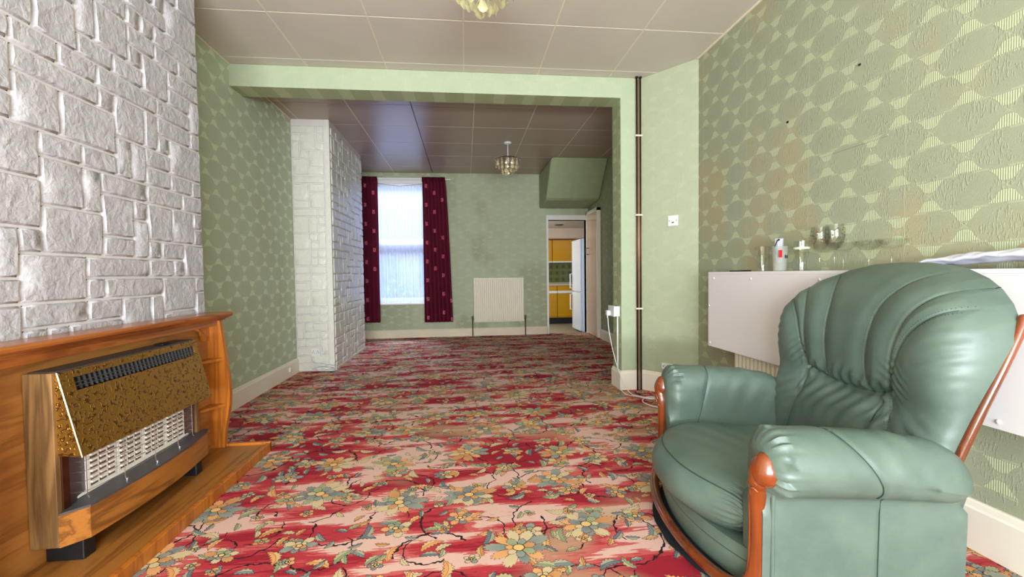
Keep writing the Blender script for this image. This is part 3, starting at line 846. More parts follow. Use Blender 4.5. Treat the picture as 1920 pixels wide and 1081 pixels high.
SZ = 1.008
def glass_obj(name, label, cat, prof, loc, mat='glass', group=None, n=28):
    bb = B(); bb.lathe(prof, (0, 0, 0), n)
    o = bb.obj(name, M[mat], None, smooth=True, angle=60); o.location = loc; return tag(o, label, cat, group)
def walls(outer, th):
    inner = [(max(r_ - th, .0005), z) for r_, z in outer][::-1]
    inner[-1] = (inner[-1][0], inner[-1][1] + th * 2)
    return [(0, 0)] + outer + inner + [(0, inner[-1][1])]
tumb = walls([(.028, 0), (.030, .004), (.030, .03), (.034, .08), (.040, .145), (.0405, .147)], .002)
g1 = glass_obj('tumbler', 'tall clear glass with small flower print, nearest the far end of the white shelf', 'glass', tumb, (1.73, 2.41, SZ))
fl = B()
for k in range(7):
    a = rng.uniform(-2.6, -.6); z = rng.uniform(.07, .10)
    c = (.0355 * math.cos(a), .0355 * math.sin(a), z)
    fl.lathe([(.006, 0), (.004, .001), (0, .0014)], c, 7)
fl.obj('flower_print', plain('print_red', (150, 60, 60), .5), g1)
pils = walls([(.026, 0), (.027, .004), (.0245, .03), (.026, .06), (.034, .10), (.037, .13), (.036, .152), (.0362, .154)], .0018)
g3 = glass_obj('beer_glass', 'curved clear beer glass with white band print beside the frosted beaker', 'glass', pils, (1.73, 2.11, SZ))
B().lathe([(.0368, .112), (.0370, .114), (.0374, .121), (.0374, .122)], (0, 0, 0), 28).obj('band_print', plain('print_white', (205, 208, 186), .5), g3, smooth=True)
# frosted beaker and what stands in it
bk = walls([(.033, 0), (.034, .003), (.040, .135), (.041, .137)], .002)
glass_obj('frosted_beaker', 'frosted plastic beaker holding a grey pouch and red tag', 'beaker', bk, (1.735, 2.275, SZ), 'frosted')
b = B()
b.grid(lambda i, j: (.022 * (i - .5) * 2 * (.55 + .5 * j), .006 * math.sin(6 * i), .05 + .13 * j), 10, 8)
o = b.obj('grey_pouch', plain('grey_film', (168, 168, 176), .4)); md = o.modifiers.new('s', 'SOLIDIFY'); md.thickness = .006; o.location = (1.735, 2.275, SZ)
tag(o, 'grey plastic pouch standing up in the frosted beaker', 'pouch')
b = B(); b.tube([(-.022, 0, .09), (-.028, .003, .13), (-.018, 0, .165), (-.004, 0, .175)], [.002, .003, .003, .005], 8)
o = b.obj('black_strap', M['black'], None, smooth=True); o.location = (1.735, 2.275, SZ); tag(o, 'thin black strap curling out of the frosted beaker', 'strap')
b = B(); b.box(-.018, .0, -.044, -.041, .075, .115, .001)
o = b.obj('red_tag', plain('red_card', (196, 20, 34), .5)); o.location = (1.72, 2.28, SZ); tag(o, 'small red tag on the side of the frosted beaker', 'tag')
b = B(); b.box(.016, .022, -.045, -.042, .07, .088, .001); b.box(.026, .032, -.045, -.042, .07, .086, .001)
o = b.obj('black_clip', M['black']); o.location = (1.72, 2.28, SZ); tag(o, 'tiny black clip beside the red tag', 'clip')
wine = [(0, 0), (.033, 0), (.034, .002), (.008, .006), (.0045, .012), (.004, .09), (.008, .098), (.024, .108), (.038, .135), (.042, .165), (.040, .195), (.036, .218), (.035, .218), (.039, .195), (.041, .165), (.037, .137), (.022, .111), (0, .101)]
dots = plain('gold_dots', (120, 92, 40), .4, metal=.4)
for (y, x, lb, zs_) in ((2.033, 1.765, 'gold-dotted wine glass, left one of the tall pair on the shelf', 1.0), (1.955, 1.775, 'gold-dotted wine glass, right one of the tall pair on the shelf', 1.02)):
    g = thing('wine_glass', lb, 'glass', (x, y, SZ), group='gold-dotted wine glasses')
    bb = B(); bb.lathe([(r_, z * zs_) for r_, z in wine], (0, 0, 0), 28); bb.obj('bowl_and_stem', M['glass'], g, smooth=True, angle=60)
    db = B()
    for k in range(34):
        a = rng.uniform(0, 6.28); z = rng.uniform(.135, .205); rr = np.interp(z, [.135, .165, .195, .218], [.0385, .0425, .0405, .0365])
        c = Vector((rr * math.cos(a), rr * math.sin(a), z)); n_ = Vector((math.cos(a), math.sin(a), 0)); tv = Vector((-math.sin(a), math.cos(a), 0)); s_ = rng.uniform(.0026, .0042)
        db.add([c + n_ * .0008 + tv * s_ * math.cos(q) + Vector((0, 0, 1)) * s_ * math.sin(q) for q in np.linspace(0, 6.28, 7)[:6]], [tuple(range(6))])
    db.obj('gold_dots', dots, g, kind='stuff')
coupe = [(0, 0), (.030, 0), (.031, .002), (.008, .006), (.004, .014), (.004, .075), (.010, .084), (.030, .093), (.044, .108), (.050, .128), (.049, .128), (.043, .110), (.029, .096), (0, .087)]
for (y, x, lb, k_) in ((1.862, 1.735, 'shallow champagne coupe, leftmost of three on the shelf', 1.0), (1.757, 1.758, 'shallow champagne coupe, middle one of three on the shelf', 1.0), (1.645, 1.75, 'shallow champagne coupe, rightmost and widest of three on the shelf', 1.1)):
    glass_obj('champagne_coupe', lb, 'glass', [(r_ * k_, z * 1.0) for r_, z in coupe], (x, y, SZ), group='champagne coupes on the shelf')
b = B(); b.box(-.035, .035, -.06, .06, 0, .008, .003); o = b.obj('black_remote', M['black']); o.location = (1.73, 2.62, SZ); tag(o, 'small flat black object at the far end of the shelf', 'remote')
# folded white cloth
def cl(i, j):
    y = 1.50 - .75 * i
    e = min(1.0, i / .05) ** .5
    x = 1.692 + .122 * j
    z = SZ + .012 + e * (.022 + .05 * i ** .6) * (math.sin(math.pi * min(1, max(0, j * .8 + .16))) ** .5) + .003 * math.sin(26 * i + 7 * j) + .002 * math.sin(70 * i * (1 - .4 * j))
    return (x, y + .02 * j, z)
b = B(); b.grid(cl, 70, 20)
n0 = len(b.v)
o = b.obj('folded_cloth', plain('white_cloth', (222, 222, 236), .7, .2, var=.03, bump=.3, bscale=30), None, smooth=True)
md = o.modifiers.new('s', 'SOLIDIFY'); md.thickness = .01; tag(o, 'folded white cloth lying on the white shelf behind the armchair', 'cloth')

# ================================================================== SOCKETS, PIPES, CABLES
def plate(name, label, cat, loc, rz, w_, h_, d=.009, extras='blank'):
    r = thing(name, label, cat, loc, rz)
    B().box(-w_ / 2, w_ / 2, -d, 0, 0, h_, .002).obj('face_plate', M['white_plastic'], r)
    for s in (-1, 1): B().lathe([(.004, 0), (.003, -.0015), (0, -.0018)], (s * w_ * .36, -d, h_ * .5), 10, axis='y').obj('screw', M['grey_metal'], r)
    if extras == 'aerial': B().box(-.010, .010, -d - .0015, -d, h_ * .28, h_ * .38, .0005).obj('slot', M['grey_metal'], r)
    if extras == 'socket':
        for q in (-.3, .3):
            for (dx, dz, a_, b_) in ((0, .62, .004, .007), (-.010, .38, .006, .003), (.010, .38, .006, .003)):
                B().box(q * w_ * .8 + dx - a_ / 2, q * w_ * .8 + dx + a_ / 2, -d - .001, -d + .001, h_ * dz - b_, h_ * dz + b_).obj('pin_hole', M['black'], r)
    return r
dnx = math.atan2(YD - YC, XC - XR)      # direction of the diagonal wall
rzd = math.atan2(-.617, -.787) + R90
def on_diag(f): return (XR + (XC - XR) * f, YC + (YD - YC) * f)
px, py = on_diag(.42)
plate('aerial_socket', 'white blank wall plate at eye height on the angled corner wall', 'socket', (px - .003, py - .003, 1.385), rzd, .086, .086, extras='aerial')
px, py = on_diag(.52)
plate('wall_socket', 'white socket low on the angled wall just behind the armchair arm', 'socket', (px - .003, py - .003, .205), rzd, .10, .05, extras='socket')
plate('wall_socket', 'small cream socket low on the rear stone chimney breast', 'socket', (-1.59, Y20 - .013, .165), 0, .085, .085, extras='socket')
r = thing('double_socket', 'white surface-mounted double socket on the end of the pier', 'socket', (XP, 3.78, .63))
B().box(-.045, 0, -.075, .075, 0, .09, .004).obj('back_box', M['white_plastic'], r)
B().box(-.054, -.045, -.077, .077, -.002, .092, .003).obj('face_plate', M['white_plastic'], r)
p = thing('plug', 'white three-pin plug pushed into the double socket on the pier', 'plug', (XP - .054, 3.81, .655))
B().box(-.034, 0, -.025, .025, -.024, .024, .008).obj('body', M['white_plastic'], p)
B().tube([(-.02, 0, -.02), (-.022, 0, -.045)], [.008, .005], 8).obj('cord_grip', M['white_plastic'], p)
cab = catmull([(1.262, 3.81, .61), (1.268, 3.80, .50), (1.285, 3.74, .32), (1.31, 3.64, .14), (1.345, 3.53, .02), (1.39, 3.44, .006), (1.47, 3.36, .006), (1.53, 3.36, .006), (1.46, 3.40, .006), (1.39, 3.34, .006), (1.36, 3.25, .006), (1.40, 3.14, .006), (1.50, 3.08, .006), (1.62, 3.10, .006)], 8)
tag(B().tube(cab, .0042, 8).obj('white_cable', M['white_plastic'], None, smooth=True), 'white power cable hanging from the plug down to the carpet by the pier', 'cable')
cab = catmull([(1.30, 3.60, .02), (1.31, 3.50, .006), (1.35, 3.40, .016), (1.45, 3.30, .016), (1.56, 3.33, .016), (1.66, 3.3, .006)], 8)
tag(B().tube(cab, .0038, 8).obj('white_cable', M['white_plastic'], None, smooth=True), 'second white cable snaking over the carpet from the pier skirting', 'cable')
tag(B().box(XP - .012, XP, 3.742, 3.756, .17, .63, .003).obj('cable_trunking', M['white_plastic']), 'thin pale conduit running down from the double socket', 'conduit')
pp = thing('heating_pipes', 'pair of tarnished copper heating pipes clipped to the pier, floor to ceiling', 'pipe', (1.482, YD, 0))
for (dx, m_) in ((-.016, 'copper_dark'), (.0, 'copper_bright'), (.016, 'copper_dark')):
    B().tube([(dx, -.028, 0), (dx, -.028, H - .02)], .0072 if m_ == 'copper_dark' else .004, 12).obj('pipe', M[m_], pp, smooth=True, label='tarnished copper pipe' if m_ == 'copper_dark' else 'thin bright copper pipe between the two')
for z in (2.168, 1.50, .702):
    B().box(-.03, .03, -.040, 0, z - .007, z + .007, .003).obj('pipe_clip', M['cream_joint'], pp)
for dx in (-.016, .016): B().lathe([(.013, 0), (.013, -.01), (.009, -.014)], (dx, -.028, H), 12).obj('pipe_collar', M['black'], pp)
# cable coil by rear chimney breast
pts = []
for k in range(90):
    a = k / 90 * 6.28 * 4; rr = .085 + .018 * math.sin(k * .7) 
    pts.append((-1.49 + rr * 1.15 * math.cos(a), 4.80 + .045 * math.sin(a), .012 + .035 * (1 + math.sin(a * .5 + 1)) * .5 + .03 * (k / 90)))
pts += [(-1.60, 4.80, .10), (-1.63, 4.83, .16)]
tag(B().tube(catmull(pts, 3), .0048, 6).obj('cable_coil', M['white_plastic'], None, smooth=True), 'coil of white flex lying on the carpet at the foot of the rear chimney breast', 'cable')
r = B().lathe([(.028, 0), (.028, .006), (.02, .014), (.008, .016), (0, .016)], (XL + .02, 4.62, .075), 18, axis='x').obj('round_cable_outlet', M['skirting'], None, smooth=True)
tag(r, 'small round cream cable outlet on the left skirting board', 'socket')

# ================================================================== CEILING LIGHTS
def drop_mesh(mat, s=1.0):
    # flat kite-shaped faceted crystal
    w_, h_, d_ = .025 * s, .074 * s, .007 * s
    ring = [(0, h_ * .5), (w_ * .55, h_ * .12), (w_, -h_ * .22), (w_ * .55, -h_ * .42), (0, -h_ * .5), (-w_ * .55, -h_ * .42), (-w_, -h_ * .22), (-w_ * .55, h_ * .12)]
    v = [(x, 0, z) for x, z in ring] + [(0, -d_, -h_ * .12), (0, d_, -h_ * .12)]
    f = [((i + 1) % 8, i, 8) for i in range(8)] + [(i, (i + 1) % 8, 9) for i in range(8)]
    bb = B(); bb.add(v, f); return bb.mesh('crystal_drop', mat)
def bead_mesh(mat):
    bb = B(); bb.lathe([(0, -.007), (.006, -.004), (.008, 0), (.006, .004), (0, .007)], (0, 0, 0), 8); return bb.mesh('bead', mat)
def chandelier(label, loc, mat, body, tiers, rod):
    r = thing('ceiling_light', label, 'light', loc)
    B().lathe([(0, -.02), (.035, -.02), (.045, -.012), (.046, 0)], (0, 0, 0), 24).obj('ceiling_rose', M['white_plastic'], r, smooth=True, angle=40)
    B().tube([(0, 0, -.015), (0, 0, -rod)], .006, 10).obj('rod', M['white_plastic'], r, smooth=True)
    fr = B()
    for (rad, z, n, ln) in tiers:
        fr.tube([(rad * math.cos(a), rad * math.sin(a), z) for a in np.linspace(0, 2 * math.pi, 33)], .0022, 6)
    for a in np.linspace(0, 2 * math.pi, 7)[:6]:
        pr_ = sorted([(t_[0], t_[1]) for t_ in tiers])
        fr.tube([(0, 0, -rod + .01)] + [(q * math.cos(a), q * math.sin(a), z) for q, z in pr_], .002, 6)
    fr.obj('wire_frame', body, r)
    B().lathe([(0, -rod - .07), (.016, -rod - .07), (.018, -rod - .06), (.018, -rod), (0, -rod)], (0, 0, 0), 14).obj('lamp_holder', M['white_plastic'], r, smooth=True, angle=40)
    dm, bm_ = drop_mesh(mat), bead_mesh(mat)
    for (rad, z, n, ln) in tiers:
        for k in range(n):
            a = 2 * math.pi * k / n + rad * 9
            x, y = rad * math.cos(a), rad * math.sin(a)
            nb = max(1, int(ln / .02))
            for q in range(nb): place('bead', bm_, (x, y, z - .010 - q * .018), r)
            place('crystal_drop', dm, (x, y, z - .010 - nb * .018 - .028), r, (0.05, 0, a + R90 + random.uniform(-.5, .5)))
    return r
chandelier('crystal-drop ceiling light hanging in the rear room, farther of the two', (.56, 5.557, H), M['crystal_smoky'], M['copper_dark'],
           [(.155, -.215, 14, .035), (.12, -.20, 11, .09), (.075, -.19, 7, .14), (.03, -.19, 3, .16)], .18)
chandelier('crystal-drop ceiling light over the front room, nearer of the two', (.11, 2.12, H), M['crystal'], M['copper_bright'],
           [(.155, -.235, 12, .035), (.12, -.235, 9, .075), (.08, -.24, 6, .11), (.03, -.25, 3, .12)], .2)

# ================================================================== FIREPLACE SURROUND
HZ = .05
fs = thing('fireplace_surround', 'oak fireplace surround with mantel shelf, side shelves and raised hearth', 'fireplace', (XB1, 0, 0))
g_ = .013
Y0f, Y1f = 1.30, 2.672
# hearth: box with slightly raised lip
B().box(g_, .315, Y0f, Y1f, .0, HZ - .006, .003).obj('hearth', M['oak_hearth'], fs)
B().box(.315, .338, Y0f, Y1f + .004, 0, HZ + .002, .003).obj('hearth_lip', M['oak_side'], fs, label='orange-brown hearth front edge')
B().box(g_, .338, Y1f - .012, Y1f + .010, 0, HZ + .008, .003).obj('hearth_lip', M['oak_side'], fs)
B().box(g_, .03, Y0f + .1, Y1f - .02, HZ - .006, .77, .002).obj('back_panel', M['oak_panel'], fs)
# mantel shelf with moulded front
pr = [(g_, .770), (.095, .770), (.10, .776), (.112, .780), (.118, .786), (.130, .790), (.138, .797), (.140, .806), (.134, .814), (.128, .816), (g_, .816)]
b = B(); b.prism([(x, .98, z) for x, z in pr], (0, 1.72, 0)); b.obj('mantel_shelf', M['oak_mantel'], fs)
B().box(g_, .085, 1.35, 2.655, .742, .770, .002).obj('fascia_strip', M['oak_mantel'], fs)
prof = [(.772, .098), (.758, .098), (.70, .106), (.60, .118), (.46, .134), (.36, .140), (.275, .136), (.20, .120), (.12, .106), (.053, .102)]
zz = np.linspace(.770, HZ - .004, 22); px_ = np.interp(-zz, [-p[0] for p in prof], [p[1] for p in prof])
for (ya, yb) in ((2.636, 2.664), (1.355, 1.382)):
    b = B(); b.prism([(g_, ya, z) for z in zz[::-1]][:1] + [(x, ya, z) for x, z in zip(px_[::-1], zz[::-1])] + [(g_, ya, zz[0])], (0, yb - ya, 0))
    b.obj('side_panel', M['oak_side'], fs)
# scroll foot at the near side
b = B(); b.prism([(.03, 1.382, HZ), (.155, 1.382, HZ), (.150, 1.382, HZ + .02), (.125, 1.382, HZ + .035), (.10, 1.382, HZ + .09), (.03, 1.382, HZ + .10)], (0, .02, 0)); b.obj('scroll_foot', M['oak_side'], fs)
# small corner shelves with quarter-round fronts and a bracket under the mantel
for (zs, dpt) in ((.545, .085), (.285, .09)):
    pts = [(.03, 2.636, zs), (.03 + dpt, 2.636, zs)] + [(.03 + dpt * math.cos(a) * 1.0, 2.46 + .176 * (1 - (1 - math.sin(1.57 - a))) , zs) for a in np.linspace(.25, 1.57, 9)]
    b = B(); b.prism(pts, (0, 0, .014)); o = b.obj('corner_shelf', M['oak_side'], fs)
b = B(); b.prism([(.03, 2.636, .770), (.03, 2.50, .770), (.03, 2.50, .735), (.045, 2.53, .72), (.03, 2.57, .66), (.03, 2.636, .66)], (.012, 0, 0)); b.obj('bracket', M['oak_side'], fs)
b = B(); b.prism([(.03, 1.382, .770), (.03, 1.50, .770), (.03, 1.50, .735), (.03, 1.46, .70), (.03, 1.382, .66)], (.012, 0, 0)); b.obj('bracket', M['oak_side'], fs)

# ================================================================== GAS FIRE
gf = thing('gas_fire', 'gas fire with beaten brass hood, white radiants and bowed teak plinth', 'heater', (XB1, 0, HZ - .006))
z_ = lambda z: z - (HZ - .006)
FY0, FY1 = 1.59, 2.375
B().box(.032, .120, FY0, FY0 + .02, z_(.118), z_(.702), .002).obj('side_cheek', M['teak_vertical'], gf)
B().box(.032, .120, FY1 - .02, FY1, z_(.118), z_(.702), .002).obj('side_cheek', M['teak_vertical'], gf)
B().box(.031, .118, FY0 + .0205, FY1 - .0205, z_(.690), z_(.704), .002).obj('top_panel', M['grey_metal'], gf)
B().box(.031, .045, FY0 + .0205, FY1 - .0205, z_(.14), z_(.689), .001).obj('back_plate', M['black'], gf)
B().box(.06, .10, 2.16, 2.21, z_(.7042), z_(.712), .003).obj('control_knob', M['black'], gf)
# hood: wedge-shaped box with a slot; built from front strips so the slot is a real opening
xt, zt, xb, zb_ = .125, .700, .192, .415
def hp(t_, y, off=0.0):   # point on sloping hood face, t from top
    return (xt + (xb - xt) * t_ + off, y, z_(zt + (zb_ - zt) * t_))
ya, yb = FY0 + .012, FY1 - .012
sa, sb, ta, tb_ = ya + .055, yb - .03, .09, .25
hood = B()
def strip(y0, y1, t0, t1):
    a = [hp(t0, y0), hp(t1, y0), hp(t1, y1), hp(t0, y1)]; hood.prism(a, (-.004, 0, 0))
strip(ya, yb, 0, ta); strip(ya, yb, tb_, 1); strip(ya, sa, ta, tb_); strip(sb, yb, ta, tb_)
for y in (ya, yb - .003):
    hood.prism([(.10, y, z_(zt)), (xt - .004, y, z_(zt)), (xb - .004, y, z_(zb_)), (.115, y, z_(zb_ + .01))], (0, .003, 0))
hood.prism([(.10, ya, z_(zt)), (xt - .004, ya, z_(zt)), (xt - .004, ya, z_(zt - .004)), (.10, ya, z_(zt - .004))], (0, yb - ya, 0))
ho = hood.obj('hood', M['brass'], gf)
hl = plain('hood_edge_polished', (250, 200, 130), .2, .6, .9)
B().tube([hp(0, ya, .001), hp(1, ya, .001)], .0028, 6).obj('polished_edge', hl, ho)
gr = B(); gr.prism([hp(ta, sa, -.022), hp(tb_, sa, -.022), hp(tb_, sb, -.022), hp(ta, sb, -.022)], (-.003, 0, 0)); gr.obj('slot_backing', M['black'], ho)
gr = B()
for k in range(30):
    y = sa + (sb - sa) * (k + .5) / 30; gr.prism([hp(ta, y, -.010), hp(tb_, y, -.010), hp(tb_, y + .003, -.010), hp(ta, y + .003, -.010)], (-.008, 0, 0))
for q in (.45, .72): gr.tube([hp(ta + (tb_ - ta) * q, sa, -.008), hp(ta + (tb_ - ta) * q, sb, -.008)], .0018, 6)
gr.obj('outlet_grille', M['grey_metal'], ho)
# firebox: marbled reflectors, radiant blocks, guard
B().box(.045, .05, FY0 + .03, FY1 - .03, z_(.225), z_(.45)).obj('reflector', M['brown_marble'], gf)
B().prism([(.046, FY0 + .03, z_(.225)), (.046, FY0 + .03, z_(.45)), (.112, FY0 + .03, z_(.45)), (.112, FY0 + .03, z_(.225))], (0, .004, 0)).obj('reflector', M['brown_marble'], gf)
B().prism([(.112, FY0 + .05, z_(.235)), (.112, FY0 + .05, z_(.45)), (.088, FY0 + .152, z_(.45)), (.088, FY0 + .152, z_(.235))], (-.003, 0, 0)).obj('reflector', M['brown_marble'], gf)
B().prism([(.088, FY1 - .078, z_(.235)), (.088, FY1 - .078, z_(.45)), (.112, FY1 - .03, z_(.45)), (.112, FY1 - .03, z_(.235))], (-.003, 0, 0)).obj('reflector', M['brown_marble'], gf)
B().box(.1125, .122, FY0 + .021, FY0 + .05, z_(.235), z_(.42), .002).obj('front_post', M['copper_dark'], gf)
# four pierced white ceramic radiants
ry0, ry1 = FY0 + .15, FY1 - .075
nr = 4; rw = (ry1 - ry0) / nr
rm = B(); rm.box(.0, .012, 0, rw - .003, 0, .175, .001)
rme = rm.mesh('radiant', M['ceramic'])
ln = B()
for c in range(3):
    for j in range(8):
        y = .012 + c * (rw - .02) / 3; zc = .018 + j * .020
        ln.box(.0115, .019, y, y + (rw - .045) / 3, zc, zc + .008, .001)
lme = ln.mesh('louvre', M['ceramic'])
ln2 = B()
for c in range(3):
    for j in range(8):
        y = .012 + c * (rw - .02) / 3; zc = .018 + j * .020
        ln2.box(.0118, .0130, y, y + (rw - .045) / 3, zc - .010, zc)
l2 = ln2.mesh('pierced_slots', M['radiant_dark'])
for k in range(nr):
    q = place('radiant', rme, (.085, ry0 + k * rw, z_(.245)), gf)
    place('louvres', lme, (0, 0, 0), q, kind='stuff'); place('pierced_slots', l2, (0, 0, 0), q, kind='stuff')
B().box(.05, .10, FY0 + .05, FY1 - .05, z_(.2345), z_(.2445), .002).obj('burner_tray', M['ceramic'], gf)
# wire guard
gd = B()
gy0, gy1 = FY0 + .09, FY1 - .06
def gx(y): return .128 + .030 * math.sin(math.pi * (y - gy0) / (gy1 - gy0)) ** .8
for j in range(5):
    z = z_(.262 + j * .036)
    gd.tube([(.10, gy0, z)] + [(gx(y), y, z) for y in np.linspace(gy0 + .004, gy1 - .004, 14)] + [(.10, gy1, z)], .0013, 5)
for f_ in (.02, .25, .5, .75, .97):
    y = gy0 + (gy1 - gy0) * f_; gd.tube([(gx(y) + .001, y, z_(.43)), (gx(y) + .001, y, z_(.245)), (gx(y) + .006, y, z_(.236))], .0017, 5)
gd.obj('wire_guard', M['chrome'], gf)
for f_ in (.25, .5, .75): 
    y = gy0 + (gy1 - gy0) * f_; B().lathe([(.005, 0), (.005, .004), (0, .006)], (gx(y) + .008, y, z_(.2345)), 8).obj('guard_screw', M['chrome'], gf)
# bowed plinth
by0, by1 = FY0 - .0, FY1 + .03
def bow(f_):
    if f_ < .07: return .122 + (.175 - .122) * f_ / .07
    if f_ > .95: return .175 - (f_ - .95) / .05 * .03 - .0
    q = (f_ - .07) / .88
    return .175 + .030 * math.sin(math.pi * q) - .012 * q
fsx = [0, .035, .07] + list(np.linspace(.11, .93, 16)) + [.95, 1.0]
def bowpanel(z0, z1, mat, nm, inset=0.0, back=.033):
    pts = [(bow(f_) - inset, by0 + (by1 - by0) * f_, z_(z0)) for f_ in fsx]
    bb = B(); bb.prism([(back, by1, z_(z0))] + pts[::-1] + [(back, by0, z_(z0))], (0, 0, z1 - z0)); return bb.obj(nm, mat, gf)
bowpanel(.118, .226, M['teak_bow'], 'bowed_plinth', 0.0, .121)
bowpanel(.2262, .234, M['grey_metal'], 'plinth_top', -.002, .1212)
B().box(.05, .1210, FY0 + .0205, FY1 - .0205, z_(.2262), z_(.234), .001).obj('fire_tray', M['grey_metal'], gf)
B().box(.04, .1205, FY0 + .021, FY1 - .0205, z_(.14), z_(.2258)).obj('under_tray', M['black'], gf)
# feet
for y in (1.64, 2.28):
    B().box(.035, .155, y, y + .05, 0, z_(.1175), .004).obj('foot', M['black'], gf)

# ================================================================== ARMCHAIR
# local frame: x = towards the back of the chair, y = towards its far arm, z = up
AX, AY, ARZ = .953, 1.604, -math.atan2(.1371, .9906)
ch = thing('armchair', 'green leather armchair with fluted back and carved glossy wood trim', 'armchair', (AX, AY, 0), ARZ)

def sdist(px, pz, line):
    """distance from arrays px,pz to polyline"""
    d = np.full(px.shape, 9.0)
    for (x0, z0), (x1, z1) in zip(line[:-1], line[1:]):
        ex, ez = x1 - x0, z1 - z0; L2 = ex * ex + ez * ez
        t_ = np.clip(((px - x0) * ex + (pz - z0) * ez) / L2, 0, 1)
        d = np.minimum(d, np.hypot(px - x0 - t_ * ex, pz - z0 - t_ * ez))
    return d
def smooth2(line, n=6):
    return [(p.x, p.y) for p in catmull([(a, c, 0) for a, c in line], n)]
mir = lambda L: [(-a, c) for a, c in L]
L_s2 = [(.105, .588), (.105, .68), (.112, .78), (.125, .88), (.165, .955), (.215, .995), (.25, 1.012)]
L_s1 = [(.215, .605), (.222, .68), (.238, .78), (.265, .87), (.325, .935), (.40, .955), (.47, .955)]
L_w = [(.215, .60), (.245, .70), (.285, .80), (.35, .868), (.42, .895), (.48, .895)]
L_lum = [(-.215, .60), (-.12, .576), (0, .566), (.12, .576), (.215, .60)]
L_lo = [(.215, .60), (.225, .50), (.255, .40), (.31, .28)]
L_li = [(-.185, .555), (-.15, .47), (-.12, .36)]
L_wn = [(-.215, .60), (-.235, .50), (-.245, .40), (-.25, .3)]
seams_soft = [smooth2(l) for l in (L_s1, mir(L_s1), L_w, mir(L_w), L_s2, mir(L_s2), L_lo, L_li, L_wn)]
stitched = [smooth2(l) for l in (L_s2, mir(L_s2), L_w, mir(L_w), L_lo, L_wn)]
lum = smooth2(L_lum)
zs_k = [.15, .30, .42, .50, .566, .63, .72, .80, .88, .95, 1.0, 1.04]
as_k = [.47, .462, .455, .475, .512, .492, .487, .497, .522, .560, .60, .64]
topb = [0, .1, .2, .3, .36, .41, .445, .465]
topz = [1.037, 1.032, 1.014, .978, .945, .905, .86, .80]
def midplane(z, b_=0): return .550 + .405 * (z - .447) - .058 * np.clip((b_ / .44) ** 2, 0, 1.2) - .16 * np.clip(z - .86, 0, 1)
def midclip(m_, b_): return np.minimum(m_, .712 - .138 * b_)
def back_pt(S, Tt, front=True, thick=1.0):
    zb0 = .16
    bmax = .465
    b_ = S * bmax
    zt_ = np.interp(np.abs(b_), topb, topz)
    z = zb0 + (zt_ - zb0) * Tt
    nar = np.interp(z, [.16, .3, .5, .7, .85, 1.05], [.90, .90, .93, .98, 1.0, 1.0])
    b_ = b_ * nar
    e = np.sqrt(np.clip(1 - np.abs(S) ** 9, 0, 1)) * np.sqrt(np.clip(1 - Tt ** 22, 0, 1))
    mp = midclip(midplane(z, b_), b_)
    if not front:
        tg_ = np.minimum(np.interp(z, [.15, .35, .55, .71, .86, .95, 1.03], [.505, .555, .600, .648, .672, .676, .67]) + .03 * (1 - np.abs(S) ** 3), .722 - .138 * b_).clip(0, .695)
        return mp + np.maximum(tg_ - mp, .002) * e, b_, z
    af = sum(np.interp(z + q, zs_k, as_k) for q in np.linspace(-.04, .04, 11)) / 11 - .045 * np.clip((b_ / .45) ** 2, 0, 1.1)
    # smooth the profile kinks
    dmin = np.full(b_.shape, 9.0)
    for l in seams_soft: dmin = np.minimum(dmin, sdist(b_, z, l))
    dl_ = sdist(b_, z, lum)
    puff = .014 * (1 - np.exp(-(np.minimum(dmin, dl_) / .035) ** 2))
    groove = .010 * np.exp(-(dmin / .005) ** 2) + .016 * np.exp(-(dl_ / .011) ** 2)
    # gathered wrinkles: below the lumbar seam, above it, and on the near edge of the wings
    r0 = np.hypot(b_ , z - .56)
    wr1 = .0052 * np.sin(b_ * 95 + 30 * (z - .5) + 2.5 * np.sin(z * 25)) * np.exp(-((z - .50) / .06) ** 2) * (np.abs(b_) < .24)
    wr2 = .0042 * np.sin(b_ * 130 + 3 * np.sin(z * 30)) * np.exp(-((z - .60) / .035) ** 2) * (np.abs(b_) < .24)
    wr3 = .0035 * np.sin(z * 150 + b_ * 60) * np.clip((np.abs(b_) - .33) / .1, 0, 1) * np.exp(-((z - .76) / .10) ** 2)
    wr4 = .0040 * np.sin(z * 120 + 70 * np.abs(b_)) * np.exp(-((z - .46) / .07) ** 2) * np.clip((np.abs(b_) - .22) / .1, 0, 1)
    wr5 = .0042 * np.sin((z + np.abs(b_) * .8) * 190) * np.exp(-((z - .65) / .05) ** 2) * np.exp(-((np.abs(b_) - .25) / .04) ** 2)
    af = af - puff + groove + wr1 + wr2 + wr3 + wr4 + wr5
    h_ = mp - af
    return mp - h_ * e, b_, z
def kink(n, p):   # denser sampling toward the rims
    u = np.linspace(-1, 1, n); return np.sign(u) * (1 - (1 - np.abs(u)) ** p)
NS, NT = 230, 200
Sg, Tg = np.meshgrid(kink(NS, 1.25), 1 - (1 - np.linspace(0, 1, NT)) ** 1.3)
def sheet(A_, Bb, Z_, flip):
    n, m = A_.shape[1], A_.shape[0]
    v = np.stack([A_.ravel(), Bb.ravel(), Z_.ravel()], 1).tolist()
    fs_ = [(j * n + i, j * n + i + 1, (j + 1) * n + i + 1, (j + 1) * n + i) for j in range(m - 1) for i in range(n - 1)]
    if flip: fs_ = [q[::-1] for q in fs_]
    return v, fs_
A1, B1, Z1 = back_pt(Sg, Tg, True)
